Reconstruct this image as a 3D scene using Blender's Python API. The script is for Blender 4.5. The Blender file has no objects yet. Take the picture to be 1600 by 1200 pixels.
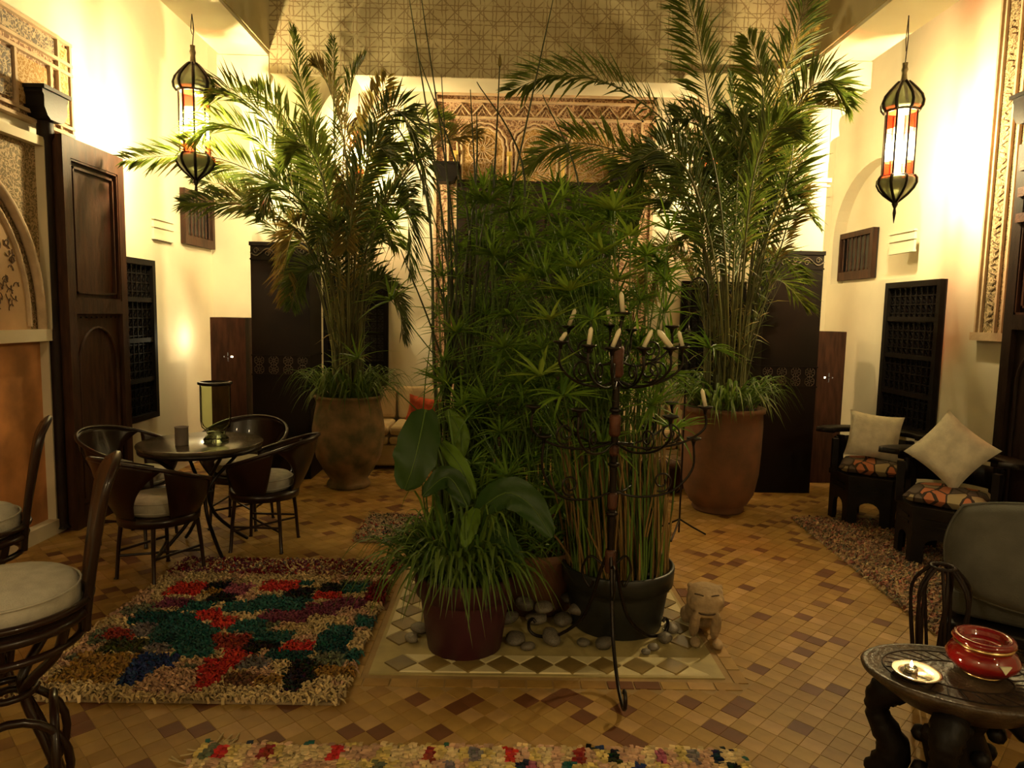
import bpy, math, random
from mathutils import Vector, Matrix, noise
random.seed(7)
S = bpy.context.scene
COL = S.collection
PI = math.pi
# ---------------------------------------------------------------- camera
F = 1080.0; CH = 1.6
RM = Matrix.Rotation(-0.014, 3, 'Z') @ Matrix.Rotation(PI/2 - math.atan(108/F), 3, 'X') @ Matrix.Rotation(0.02, 3, 'Z')
cam_d = bpy.data.cameras.new('camera'); cam = bpy.data.objects.new('camera', cam_d); COL.objects.link(cam)
cam_d.sensor_width = 36; cam_d.lens = 36*F/1600; cam_d.clip_start = 0.05
cam.matrix_world = Matrix.Translation((0, 0, CH)) @ RM.to_4x4()
S.camera = cam
# ---------------------------------------------------------------- world, exposure
W = bpy.data.worlds.new('night_sky'); S.world = W; W.use_nodes = True
W.node_tree.nodes['Background'].inputs[0].default_value = (0.30, 0.24, 0.17, 1)
W.node_tree.nodes['Background'].inputs[1].default_value = 0.10
S.view_settings.view_transform = 'Standard'; S.view_settings.look = 'None'
S.view_settings.exposure = 0.0; S.view_settings.gamma = 1.0; S.view_settings.use_curve_mapping = False
WARM = (1.0, 0.77, 0.42)
LANTERN_W = 640.0        # each pierced lantern
FRONT_W = 100.0           # the lanterns behind the viewer

def ray(px, py): return RM @ Vector(((px-800)/F, (600-py)/F, -1))
def at(px, py, Y):
    d = ray(px, py); return Vector((0, 0, CH)) + d*(Y/d.y)
def gnd(px, py, z=0.0):
    d = ray(px, py); return Vector((0, 0, CH)) + d*((z-CH)/d.z)

# ---------------------------------------------------------------- materials
MATS = {}
def nt(m):
    m.use_nodes = True; t = m.node_tree; return t, t.nodes, t.links
def mat(name, c, rough=.6, var=.15, scale=6, bump=.1, bscale=40, metal=0, c2=None, spec=.5, coat=0, trans=0, stretch=None, rnd=0):
    if name in MATS: return MATS[name]
    m = bpy.data.materials.new(name); t, N, L = nt(m); b = N['Principled BSDF']
    tc = N.new('ShaderNodeTexCoord'); mp = N.new('ShaderNodeMapping'); L.new(tc.outputs['Object'], mp.inputs[0])
    if stretch: mp.inputs['Scale'].default_value = stretch
    n = N.new('ShaderNodeTexNoise'); n.inputs['Scale'].default_value = scale; n.inputs['Detail'].default_value = 5
    L.new(mp.outputs[0], n.inputs[0])
    r = N.new('ShaderNodeValToRGB'); L.new(n.outputs[0], r.inputs[0])
    c2 = c2 or tuple(x*(1-var) for x in c); lo = c2; hi = tuple(min(1, x*(1+var*.6)) for x in c)
    r.color_ramp.elements[0].position = .35; r.color_ramp.elements[0].color = (*lo, 1)
    r.color_ramp.elements[1].position = .65; r.color_ramp.elements[1].color = (*hi, 1)
    out = r.outputs[0]
    if rnd:
        oi = N.new('ShaderNodeObjectInfo'); hs = N.new('ShaderNodeHueSaturation')
        mr = N.new('ShaderNodeMapRange'); mr.inputs[3].default_value = 1-rnd; mr.inputs[4].default_value = 1+rnd
        L.new(oi.outputs['Random'], mr.inputs[0]); L.new(mr.outputs[0], hs.inputs['Value']); L.new(out, hs.inputs['Color']); out = hs.outputs[0]
    L.new(out, b.inputs['Base Color'])
    b.inputs['Roughness'].default_value = rough; b.inputs['Metallic'].default_value = metal
    b.inputs['Specular IOR Level'].default_value = spec; b.inputs['Coat Weight'].default_value = coat
    if bump:
        n2 = N.new('ShaderNodeTexNoise'); n2.inputs['Scale'].default_value = bscale; n2.inputs['Detail'].default_value = 4
        L.new(mp.outputs[0], n2.inputs[0]); bp = N.new('ShaderNodeBump'); bp.inputs['Strength'].default_value = bump
        bp.inputs['Distance'].default_value = .01; L.new(n2.outputs[0], bp.inputs['Height']); L.new(bp.outputs[0], b.inputs['Normal'])
    MATS[name] = m; return m
def leafmat(name, c, c2, tr=.35, rough=.45, vcol=False):
    m = bpy.data.materials.new(name); t, N, L = nt(m); b = N['Principled BSDF']; o = N['Material Output']
    if vcol:
        a = N.new('ShaderNodeVertexColor'); a.layer_name = 'Col'; src = a.outputs[0]
    else:
        g = N.new('ShaderNodeNewGeometry'); r = N.new('ShaderNodeValToRGB'); L.new(g.outputs['Random Per Island'], r.inputs[0])
        r.color_ramp.elements[0].color = (*c, 1); r.color_ramp.elements[1].color = (*c2, 1); src = r.outputs[0]
        oi = N.new('ShaderNodeObjectInfo'); hs = N.new('ShaderNodeHueSaturation')
        mr = N.new('ShaderNodeMapRange'); mr.inputs[3].default_value = .65; mr.inputs[4].default_value = 1.3
        L.new(oi.outputs['Random'], mr.inputs[0]); L.new(mr.outputs[0], hs.inputs['Value']); L.new(src, hs.inputs['Color']); src = hs.outputs[0]
    L.new(src, b.inputs['Base Color']); b.inputs['Roughness'].default_value = rough; b.inputs['Specular IOR Level'].default_value = .35
    tl = N.new('ShaderNodeBsdfTranslucent'); L.new(src, tl.inputs[0]); mx = N.new('ShaderNodeMixShader'); mx.inputs[0].default_value = tr
    L.new(b.outputs[0], mx.inputs[1]); L.new(tl.outputs[0], mx.inputs[2]); L.new(mx.outputs[0], o.inputs[0])
    return m
def colmat(name, rough=.9, vary=.25):
    m = bpy.data.materials.new(name); t, N, L = nt(m); b = N['Principled BSDF']
    a = N.new('ShaderNodeVertexColor'); a.layer_name = 'Col'
    g = N.new('ShaderNodeNewGeometry'); hs = N.new('ShaderNodeHueSaturation'); mr = N.new('ShaderNodeMapRange')
    mr.inputs[3].default_value = 1-vary; mr.inputs[4].default_value = 1+vary
    L.new(g.outputs['Random Per Island'], mr.inputs[0]); L.new(mr.outputs[0], hs.inputs['Value']); L.new(a.outputs[0], hs.inputs['Color'])
    L.new(hs.outputs[0], b.inputs['Base Color']); b.inputs['Roughness'].default_value = rough; b.inputs['Specular IOR Level'].default_value = .15
    return m
def paneglass(name, c, a=.75, rough=.05):
    m = bpy.data.materials.new(name); t, N, L = nt(m); o = N['Material Output']; b = N['Principled BSDF']
    b.inputs['Base Color'].default_value = (*c, 1); b.inputs['Roughness'].default_value = rough
    tr = N.new('ShaderNodeBsdfTransparent'); tr.inputs[0].default_value = (*c, 1); mx = N.new('ShaderNodeMixShader'); mx.inputs[0].default_value = 1-a
    L.new(tr.outputs[0], mx.inputs[1]); L.new(b.outputs[0], mx.inputs[2]); L.new(mx.outputs[0], o.inputs[0]); return m
def emit(name, c, s):
    m = bpy.data.materials.new(name); t, N, L = nt(m); b = N['Principled BSDF']
    b.inputs['Base Color'].default_value = (*c, 1); b.inputs['Emission Color'].default_value = (*c, 1); b.inputs['Emission Strength'].default_value = s; return m

PLASTER = mat('cream_plaster', (.67, .605, .455), .75, .08, 1.6, .08, 25)
PLASTERB = mat('beam_plaster', (.62, .54, .38), .8, .1, 2, .08, 25)
ORANGE = mat('orange_tadelakt', (.56, .24, .08), .5, .4, 3.5, .05, 20)
TADE = mat('black_tadelakt', (.008, .005, .003), .6, .4, 3, .05, 15, spec=.15)
DWOOD = mat('dark_cedar', (.016, .008, .005), .55, .45, 5, .2, 30, spec=.2, stretch=(6, 6, 1))
RWOOD = mat('red_brown_cedar', (.045, .017, .008), .55, .45, 5, .2, 30, spec=.25, stretch=(6, 6, 1))
BWOOD = mat('black_wood', (.006, .004, .003), .5, .4, 8, .12, 60, spec=.2)
IRON = mat('dark_iron', (.016, .011, .008), .35, .3, 12, .15, 60, metal=.6)
RUST = mat('rusty_iron', (.085, .028, .012), .6, .5, 14, .3, 60, metal=.3)
LEATHER = mat('brown_lacquered_metal', (.017, .0065, .004), .3, .4, 6, .06, 40, spec=.3, coat=.22)
FABRIC = mat('pale_grey_fabric', (.42, .39, .32), .9, .12, 20, .3, 200)
GREYF = mat('grey_linen', (.085, .082, .066), .85, .2, 9, .35, 220)
WHITEF = mat('cream_woven_cotton', (.62, .56, .42), .9, .15, 14, .4, 160)
BEIGE = mat('beige_upholstery', (.50, .38, .22), .9, .12, 5, .2, 120)
TERRA = mat('terracotta', (.17, .072, .032), .8, .35, 5, .25, 25, c2=(.12, .06, .03))
TERRAM = mat('mossy_terracotta', (.19, .11, .045), .85, .4, 7, .3, 25, c2=(.08, .07, .025))
PURPLE = mat('aubergine_plastic', (.050, .010, .018), .45, .2, 3, .04, 30)
BLACKP = mat('black_plastic', (.012, .014, .012), .45, .2, 4, .04, 30)
SOIL = mat('potting_soil', (.025, .015, .008), .95, .4, 20, .6, 60)
STONE = mat('river_stone', (.13, .11, .08), .55, .35, 9, .15, 50, rnd=.5)
SAND = mat('sandstone', (.36, .25, .13), .85, .3, 14, .5, 60)
WAX = mat('cream_wax', (.80, .72, .50), .4, .05, 8, 0)
BRASS = mat('brass', (.75, .55, .25), .25, .1, 8, 0, metal=1)
SILVER = mat('silver_metal', (.75, .70, .62), .12, .05, 8, 0, metal=1)
REDL = mat('red_lacquer', (.20, .006, .006), .08, .2, 6, 0, coat=1)
TIN = mat('tarnished_tin', (.20, .17, .10), .35, .4, 30, .3, 120, metal=.7)
CORAL = mat('coral_cloth', (.60, .10, .04), .9, .3, 20, .3, 100)
GREYC = mat('grey_ceramic', (.16, .13, .11), .6, .2, 12, .1, 60)

# ---------------------------------------------------------------- mesh builder
class MB:
    def __init__(s): s.v = []; s.f = []; s.sm = []; s.mi = []; s.c = []
    def add(s, vs, fs, smooth=False, mi=0, col=None):
        o = len(s.v); s.v += [tuple(p) for p in vs]
        for f in fs:
            s.f.append([i+o for i in f]); s.sm.append(smooth); s.mi.append(mi); s.c.append(col)
        return s
    def bx(s, x0, x1, y0, y1, z0, z1, mi=0, M=None, col=None):
        vs = [Vector(p) for p in ((x0,y0,z0),(x1,y0,z0),(x1,y1,z0),(x0,y1,z0),(x0,y0,z1),(x1,y0,z1),(x1,y1,z1),(x0,y1,z1))]
        if M: vs = [M @ p for p in vs]
        return s.add(vs, [(0,3,2,1),(4,5,6,7),(0,1,5,4),(1,2,6,5),(2,3,7,6),(3,0,4,7)], False, mi, col)
    def prism(s, poly, ax, a, b, mi=0, M=None, smooth=False, col=None):
        def P(p, h):
            q = Vector((h, p[0], p[1])) if ax == 'x' else Vector((p[0], h, p[1])) if ax == 'y' else Vector((p[0], p[1], h))
            return M @ q if M else q
        n = len(poly); vs = [P(p, a) for p in poly] + [P(p, b) for p in poly]
        s.add(vs, [tuple(range(n))[::-1], tuple(range(n, 2*n))], False, mi, col)
        s.add(vs, [(i, (i+1) % n, n+(i+1) % n, n+i) for i in range(n)], smooth, mi, col); return s
    def lathe(s, prof, n=24, c=(0,0,0), a0=0, a1=2*PI, mi=0, M=None, sx=1, sy=1, smooth=True, col=None):
        full = abs(a1-a0-2*PI) < 1e-6; m = n if full else n+1; vs = []
        for r, z in prof:
            for i in range(m):
                a = a0+(a1-a0)*i/n; p = Vector((c[0]+r*math.cos(a)*sx, c[1]+r*math.sin(a)*sy, c[2]+z)); vs.append(M @ p if M else p)
        fs = []
        for j in range(len(prof)-1):
            for i in range(n):
                k = (i+1) % m if full else i+1
                fs.append((j*m+i, j*m+k, (j+1)*m+k, (j+1)*m+i))
        s.add(vs, fs, smooth, mi, col)
        if full:
            if prof[0][0] > 1e-4: s.f.append([len(s.v)-len(vs)+i for i in range(m)][::-1]); s.sm.append(False); s.mi.append(mi); s.c.append(col)
            if prof[-1][0] > 1e-4: s.f.append([len(s.v)-m+i for i in range(m)]); s.sm.append(False); s.mi.append(mi); s.c.append(col)
        return s
    def tube(s, pts, r, n=6, mi=0, flat=1.0, cap=True, col=None, closed=False):
        pts = [Vector(p) for p in pts]; N = len(pts)
        rs = list(r) if hasattr(r, '__len__') else [r]*N
        T = []
        for i in range(N):
            a = pts[(i-1) % N if closed else max(i-1, 0)]; b = pts[(i+1) % N if closed else min(i+1, N-1)]
            t = b-a; T.append(t.normalized() if t.length > 1e-9 else Vector((0,0,1)))
        u = T[0].orthogonal().normalized(); vs = []
        for i in range(N):
            u = (u-T[i]*u.dot(T[i]));  u = u.normalized() if u.length > 1e-6 else T[i].orthogonal().normalized()
            w = T[i].cross(u)
            for k in range(n):
                a = 2*PI*k/n; vs.append(pts[i]+u*math.cos(a)*rs[i]+w*math.sin(a)*rs[i]*flat)
        fs = []
        for j in range(N if closed else N-1):
            for k in range(n):
                k2 = (k+1) % n; j2 = (j+1) % N; fs.append((j*n+k, j*n+k2, j2*n+k2, j2*n+k))
        s.add(vs, fs, True, mi, col)
        if cap and not closed:
            s.add(vs[:n], [tuple(range(n))[::-1]], False, mi, col); s.add(vs[-n:], [tuple(range(n))], False, mi, col)
        return s
    def grid(s, nu, nv, fn, mi=0, smooth=True, col=None, wrapu=False):
        vs = [fn(i/(nu if wrapu else nu-1), j/(nv-1)) for j in range(nv) for i in range(nu)]
        fs = []
        for j in range(nv-1):
            for i in range(nu if wrapu else nu-1):
                k = (i+1) % nu; fs.append((j*nu+i, j*nu+k, (j+1)*nu+k, (j+1)*nu+i))
        return s.add(vs, fs, smooth, mi, col)
    def mesh(s, name):
        me = bpy.data.meshes.new(name); me.from_pydata(s.v, [], s.f)
        me.polygons.foreach_set('use_smooth', s.sm); me.polygons.foreach_set('material_index', s.mi)
        if any(c is not None for c in s.c):
            a = me.color_attributes.new('Col', 'FLOAT_COLOR', 'CORNER'); d = []
            for f, c in zip(s.f, s.c):
                c = c or (1, 1, 1); d += [c[0], c[1], c[2], 1.0]*len(f)
            a.data.foreach_set('color', d)
        me.update(); return me
    def build(s, name, mats, parent=None, loc=(0,0,0), rz=0, mods=None):
        me = s.mesh(name)
        for m in (mats if isinstance(mats, (list, tuple)) else [mats]): me.materials.append(m)
        return link(name, me, parent, loc, rz)
def link(name, me, parent=None, loc=(0,0,0), rz=0):
    o = bpy.data.objects.new(name, me); COL.objects.link(o); o.parent = parent; o.location = loc; o.rotation_euler.z = rz; return o
def thing(name, label, cat, loc=(0,0,0), rz=0, group=None):
    o = bpy.data.objects.new(name, None); COL.objects.link(o); o.location = loc; o.rotation_euler.z = rz
    o.empty_display_size = .1; return tag(o, label, cat, group)
def tag(o, label, cat, group=None):
    o['label'] = label; o['category'] = cat
    if group: o['group'] = group
    return o
def struct(o): o['kind'] = 'structure'; return o
def copytree(o, parent=None):
    c = o.copy(); COL.objects.link(c); c.parent = parent
    for ch in list(o.children): copytree(ch, c)
    return c
def bevel(o, w=.01, seg=2):
    m = o.modifiers.new('bevel', 'BEVEL'); m.width = w; m.segments = seg; m.limit_method = 'ANGLE'; return o
def bez(P, n):
    P = [Vector(p) for p in P]; out = []
    m = len(P)
    for k in range(n+1):
        t = k/n*(m-1); i = min(int(t), m-2); u = t-i
        p0 = P[max(i-1, 0)]; p1 = P[i]; p2 = P[i+1]; p3 = P[min(i+2, m-1)]
        out.append(.5*((2*p1)+(p2-p0)*u+(2*p0-5*p1+4*p2-p3)*u*u+(3*p1-p0-3*p2+p3)*u**3))
    return out
def arc(cx, cy, r, a0, a1, n, ry=None):
    ry = ry or r; return [(cx+r*math.cos(a0+(a1-a0)*i/n), cy+ry*math.sin(a0+(a1-a0)*i/n)) for i in range(n+1)]

# ================================================================ SETTING
XL, XR, YB = -3.2, 3.58, 7.7
YF = -2.6      # wall behind the viewer
# --- floor: slab + lozenge tiles
def tilemat(name, stuff):
    m = bpy.data.materials.new(name); t, N, L = nt(m); b = N['Principled BSDF']
    if stuff: g = N.new('ShaderNodeNewGeometry'); src = g.outputs['Random Per Island']
    else: g = N.new('ShaderNodeObjectInfo'); src = g.outputs['Random']
    r = N.new('ShaderNodeValToRGB'); L.new(src, r.inputs[0]); e = r.color_ramp.elements; r.color_ramp.interpolation = 'LINEAR'
    e[0].position = 0; e[0].color = (.11, .042, .014, 1); e[1].position = 1; e[1].color = (.36, .22, .085, 1)
    for p, c in ((.10, (.13, .05, .018)), (.12, (.245, .135, .034)), (.45, (.27, .155, .038)), (.75, (.30, .18, .046)), (.93, (.34, .20, .07))):
        q = e.new(p); q.color = (*c, 1)
    tc = N.new('ShaderNodeTexCoord'); n = N.new('ShaderNodeTexNoise'); n.inputs['Scale'].default_value = 9; n.inputs['Detail'].default_value = 6
    L.new(g.outputs['Position'] if stuff else tc.outputs['Object'], n.inputs[0])
    mx = N.new('ShaderNodeMixRGB'); mx.blend_type = 'OVERLAY'; mx.inputs[0].default_value = .45; L.new(r.outputs[0], mx.inputs[1]); L.new(n.outputs[0], mx.inputs[2])
    L.new(mx.outputs[0], b.inputs['Base Color']); b.inputs['Roughness'].default_value = .55; b.inputs['Specular IOR Level'].default_value = .22
    bp = N.new('ShaderNodeBump'); bp.inputs['Strength'].default_value = .25; bp.inputs['Distance'].default_value = .004; L.new(n.outputs[0], bp.inputs['Height']); L.new(bp.outputs[0], b.inputs['Normal'])
    return m
TILE, TILES = tilemat('terracotta_tile', False), tilemat('terracotta_tile_field', True)
GROUT = mat('floor_grout', (.27, .17, .06), .8, .2, 8, .2, 60)
fl = struct(MB().bx(XL-.4, XR+.4, YF-.2, YB+.2, -.2, -.0022).build('floor', GROUT))
BX0, BX1, BY0, BY1 = -.57, 1.02, 2.93, 4.95       # tiled bed
s_ = .0385
def tilepoly(k=1.0, h=.0028):
    b = MB(); d = .0564*k; e = .0018
    vs = [(d, 0, -h), (0, d, -h), (-d, 0, -h), (0, -d, -h), (d-e, 0, 0), (0, d-e, 0), (-d+e, 0, 0), (0, -d+e, 0)]
    return b.add(vs, [(4,5,6,7), (0,1,5,4), (1,2,6,5), (2,3,7,6), (3,0,4,7)])
tme = tilepoly().mesh('tile'); tme.materials.append(TILE)
cells = []
D = .0568
ny = int((YB-YF)/D)+1; nx = int((XR-XL)/(2*D))+1
for j in range(ny):
    for i in range(nx):
        x = XL+.03+i*2*D+(D if j % 2 else 0); y = YF+j*D
        if x > XR: continue
        if BX0-.1 < x < BX1+.1 and BY0-.1 < y < BY1+.1: continue
        cells.append((x, y))
def covered(x, y):
    return (-2.05 < x < -.60 and 2.62 < y < 4.32) or (-1.1 < x < .9 and y < 2.42)
def vis(x, y):
    q = RM.transposed() @ Vector((x, y, -CH))
    if q.z > -.1: return False
    px = 800+F*q.x/-q.z; py = 600-F*q.y/-q.z
    return 0 < px < 1600 and py < 1200
cand = sorted([c for c in cells if vis(*c) and not covered(*c)], key=lambda c: c[1])[:300]
cs = set(cand)
for (x, y) in cand:
    o = link('tile', tme, fl, (x, y, random.uniform(-.0008, .0008))); o.rotation_euler = (random.uniform(-.008, .008), random.uniform(-.008, .008), random.uniform(-.02, .02))
field = MB(); d, e = .0564, .0018
for (x, y) in cells:
    if (x, y) in cs: continue
    z = random.uniform(-.0008, .0008)
    field.add([(x+d, y, -.0028), (x, y+d, -.0028), (x-d, y, -.0028), (x, y-d, -.0028), (x+d-e, y, z), (x, y+d-e, z), (x-d+e, y, z), (x, y-d+e, z)],
              [(4,5,6,7), (0,1,5,4), (1,2,6,5), (2,3,7,6), (3,0,4,7)])
fs = field.build('tile_field', TILES, fl); fs['kind'] = 'stuff'
# border row of small bricks round the bed
BRK = tilemat('border_brick', False)
bme = MB().bx(-.055, .055, -.03, .03, -.008, .001).mesh('border_brick'); bme.materials.append(BRK)
x = BX0-.07
while x < BX1+.1:
    link('border_brick', bme, fl, (x, BY0-.062, 0)); x += .118
y = BY0+.02
while y < BY1:
    for xx in (BX0-.062, BX1+.062): link('border_brick', bme, fl, (xx, y, 0), PI/2)
    y += .118
# --- tiled bed (flush panel of lozenges)
bed = struct(MB().bx(BX0, BX1, BY0, BY1, -.02, .004).build('trim_1', mat('bed_mortar', (.33, .26, .10), .6, .2, 8, .1, 60)))
OLV = mat('olive_glazed_tile', (.17, .115, .035), .35, .3, 6, .05, 30, rnd=.25)
WHT = mat('white_glazed_tile', (.56, .48, .26), .35, .15, 6, .05, 30, rnd=.15)
def dia(a, m, nm):
    me = MB().add([(a,0,0),(0,a,0),(-a,0,0),(0,-a,0),(a-.003,0,.006),(0,a-.003,.006),(-a+.003,0,.006),(0,-a+.003,.006)], [(4,5,6,7),(0,1,5,4),(1,2,6,5),(2,3,7,6),(3,0,4,7)]).mesh(nm)
    me.materials.append(m); return me
def tri(a, m, nm):
    me = MB().add([(a,0,0),(0,a,0),(-a,0,0),(a-.006,.003,.006),(0,a-.005,.006),(-a+.006,.003,.006)], [(3,4,5),(0,1,4,3),(1,2,5,4),(2,0,3,5)]).mesh(nm)
    me.materials.append(m); return me
a = .078; ol = dia(a-.003, OLV, 'lozenge_tile'); tw = tri(a-.004, WHT, 'triangle_tile')
def band(p0, dirx, n, rz):
    for k in range(n):
        ox = p0[0]+dirx[0]*(2*a*k+a); oy = p0[1]+dirx[1]*(2*a*k+a)
        link('lozenge_tile', ol, bed, (ox, oy, .004), rz)
        for s in (1, -1):
            qx = ox+dirx[0]*a; qy = oy+dirx[1]*a; nxv, nyv = -dirx[1]*s, dirx[0]*s
            o = link('triangle_tile', tw, bed, (qx+nxv*a*1.0, qy+nyv*a*1.0, .004), rz+(PI if s > 0 else 0))
n1 = int((BX1-BX0-.1)/(2*a)); band((BX0+.05, BY0+.095), (1, 0), n1, 0)
n2 = int((BY1-BY0-.35)/(2*a))
band((BX0+.095, BY0+.26), (0, 1), n2, PI/2); band((BX1-.095, BY0+.26), (0, 1), n2, PI/2)

# --- walls
HW = 4.75
wl = struct(MB().bx(XL-.3, XL, YF, YB, 0, HW).build('wall_left', PLASTER))
wr = MB().bx(XR+.13, XR+.4, YF, YB+.3, 0, HW)
wr.bx(XR, XR+.13, YF, 6.02, 0, HW).bx(XR, XR+.13, 6.02, YB, 0, 2.0)
za, zt, ya, yb_ = 2.45, 3.17, 6.02, 7.62
ap = [(ya, 2.0), (ya, za)] + [((ya+yb_)/2-(yb_-ya)/2*math.cos(PI*i/20), za+(zt-za)*math.sin(PI*i/20)) for i in range(1, 20)] + [(yb_, za), (yb_, 2.0)]
top = [(ya, HW)]+[p for p in ap[1:-1]]+[(yb_, HW)]
# split the arch spandrel into slim pieces so every face is convex
for i in range(1, len(ap)-2):
    (y0, z0), (y1, z1) = ap[i], ap[i+1]; wr.prism([(y0, z0), (y1, z1), (y1, HW), (y0, HW)], 'x', XR, XR+.13)
wr.bx(XR, XR+.13, yb_, YB, 2.0, HW)
wr = struct(wr.build('wall_right', PLASTER))
wb = struct(MB().bx(XL-.3, XR+.4, YB, YB+.3, 0, 8).build('wall_back', PLASTER))
wf = struct(MB().bx(XL-.3, XR+.4, YF-.3, YF, 0, 8).build('wall_front', PLASTER))
# --- galleries: beams with the painted upper walls of the court
def patmat(name, c, line, pat):
    m = bpy.data.materials.new(name); t, N, L = nt(m); b = N['Principled BSDF']
    tc = N.new('ShaderNodeTexCoord'); sp = N.new('ShaderNodeSeparateXYZ'); L.new(tc.outputs['Object'], sp.inputs[0])
    def math_(op, a, b_=None, v=None):
        q = N.new('ShaderNodeMath'); q.operation = op
        for i, s in enumerate((a, b_)):
            if s is None: continue
            if isinstance(s, (int, float)): q.inputs[i].default_value = s
            else: L.new(s, q.inputs[i])
        return q.outputs[0]
    P = .112
    def sawd(src, off, per): # distance to nearest line, metres
        return math_('MULTIPLY', math_('PINGPONG', math_('DIVIDE', math_('ADD', src, off), per), .5), per)
    nz = N.new('ShaderNodeTexNoise'); nz.inputs['Scale'].default_value = 14; L.new(tc.outputs['Object'], nz.inputs[0])
    wob = math_('MULTIPLY', math_('SUBTRACT', nz.outputs[0], .5), .03)
    X = math_('ADD', sp.outputs[0], wob); Z = math_('ADD', sp.outputs[2], wob)
    U = math_('MULTIPLY', math_('ADD', X, Z), .7071); V = math_('MULTIPLY', math_('SUBTRACT', X, Z), .7071)
    ds = [sawd(X, 0, P), sawd(X, .034, P), sawd(Z, 0, P*1.1), sawd(Z, .04, P*1.1), sawd(U, .02, P*1.4142/1), sawd(V, .02, P*1.4142/1)]
    mn = ds[0]
    for q in ds[1:]: mn = math_('MINIMUM', mn, q)
    ln = math_('LESS_THAN', mn, .0045)
    if not pat: ln = math_('MULTIPLY', ln, 0.0)
    n2 = N.new('ShaderNodeTexNoise'); n2.inputs['Scale'].default_value = 2.5; n2.inputs['Detail'].default_value = 6; L.new(tc.outputs['Object'], n2.inputs[0])
    brk = math_('GREATER_THAN', nz.outputs[0], .42)
    r = N.new('ShaderNodeValToRGB'); L.new(n2.outputs[0], r.inputs[0]); r.color_ramp.elements[0].position = .3; r.color_ramp.elements[1].position = .7
    r.color_ramp.elements[0].color = (*[x*.8 for x in c], 1); r.color_ramp.elements[1].color = (*c, 1)
    mx = N.new('ShaderNodeMixRGB'); L.new(math_('MULTIPLY', ln, math_('ADD', math_('MULTIPLY', brk, .6), .3)), mx.inputs[0]); L.new(r.outputs[0], mx.inputs[1]); mx.inputs[2].default_value = (*line, 1)
    L.new(mx.outputs[0], b.inputs['Base Color']); b.inputs['Roughness'].default_value = .8
    bp = N.new('ShaderNodeBump'); bp.inputs['Strength'].default_value = .6; bp.inputs['Distance'].default_value = -.004; L.new(ln, bp.inputs['Height']); L.new(bp.outputs[0], b.inputs['Normal'])
    return m
OPAT = patmat('incised_olive_plaster', (.56, .47, .26), (.27, .19, .09), True)
OPL = patmat('plain_olive_plaster', (.48, .40, .22), (.1, .1, .1), False)
BF, BK = 6.42, 6.84          # back beam, front and rear face
LO, LI, RI, RO = -2.58, -2.12, 2.68, 3.16
zb, zs = 3.70, 3.89
# back upper wall: incised band between the corners, with rounded lower corners
g = MB()
g.bx(LI, RI, BF, BF+.02, zb, 8, 0)
g.bx(LI, RI, BF+.021, BK, zb, 8, 1)
struct(g.build('wall_back_upper', [OPAT, PLASTERB]))
g = MB().bx(LO, LI, YF, BF, zs, 8, 0).bx(LO, LI, BF, BK, zs, 8, 0); struct(g.build('wall_left_upper', [OPL]))
g = MB().bx(RI, RO, YF, BF, zs, 8, 0).bx(RI, RO, BF, BK, zs, 8, 0); struct(g.build('wall_right_upper', [OPL]))
# pale plaster soffits under the two side walls
struct(MB().bx(LO, LI-.02, YF, BK, zs-.03, zs-.001).build('trim_2', PLASTER)); struct(MB().bx(RI+.02, RO, YF, BK, zs-.03, zs-.001).build('trim_3', PLASTER))
struct(MB().bx(XL, LO, YF, YB, HW-.05, HW+.1).build('ceiling_left', PLASTER)); struct(MB().bx(RO, XR+.1, YF, YB, HW-.05, HW+.1).build('ceiling_right', PLASTER))
struct(MB().bx(LO, RO, BK, YB, HW-.05, HW+.1).build('ceiling_back', PLASTER))
# pillars: black polished cladding with two carved bands, pale plaster above, scalloped brackets
BANDM = mat('carved_band_plaster', (.10, .075, .045), .6, .5, 40, .8, 60)
def lobes(x0, x1, z0, z1):
    """quarter outline of a scalloped bracket, from the outer tip up top to the pillar below"""
    dx, dz = x1-x0, z1-z0
    pts = [(x1, z1), (x1, z1-.26*dz)]
    seq = [(.80, -.26, .55, -.48), (.55, -.48, .28, -.72), (.28, -.72, .0, -1.0)]
    cx = x0+.80*dx; pts.append((cx, z1-.26*dz))
    for (a0, b0, a1, b1) in seq:
        p0 = Vector((x0+a0*dx, z1+b0*dz)); p1 = Vector((x0+a1*dx, z1+b1*dz))
        for k in range(1, 9):
            t = k/8; p = p0.lerp(p1, t); nn = Vector((dx*.16, -dz*.05))*math.sin(PI*t); q = p-nn; pts.append((q.x, q.y))
    pts.append((x0, z1)); return pts
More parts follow.
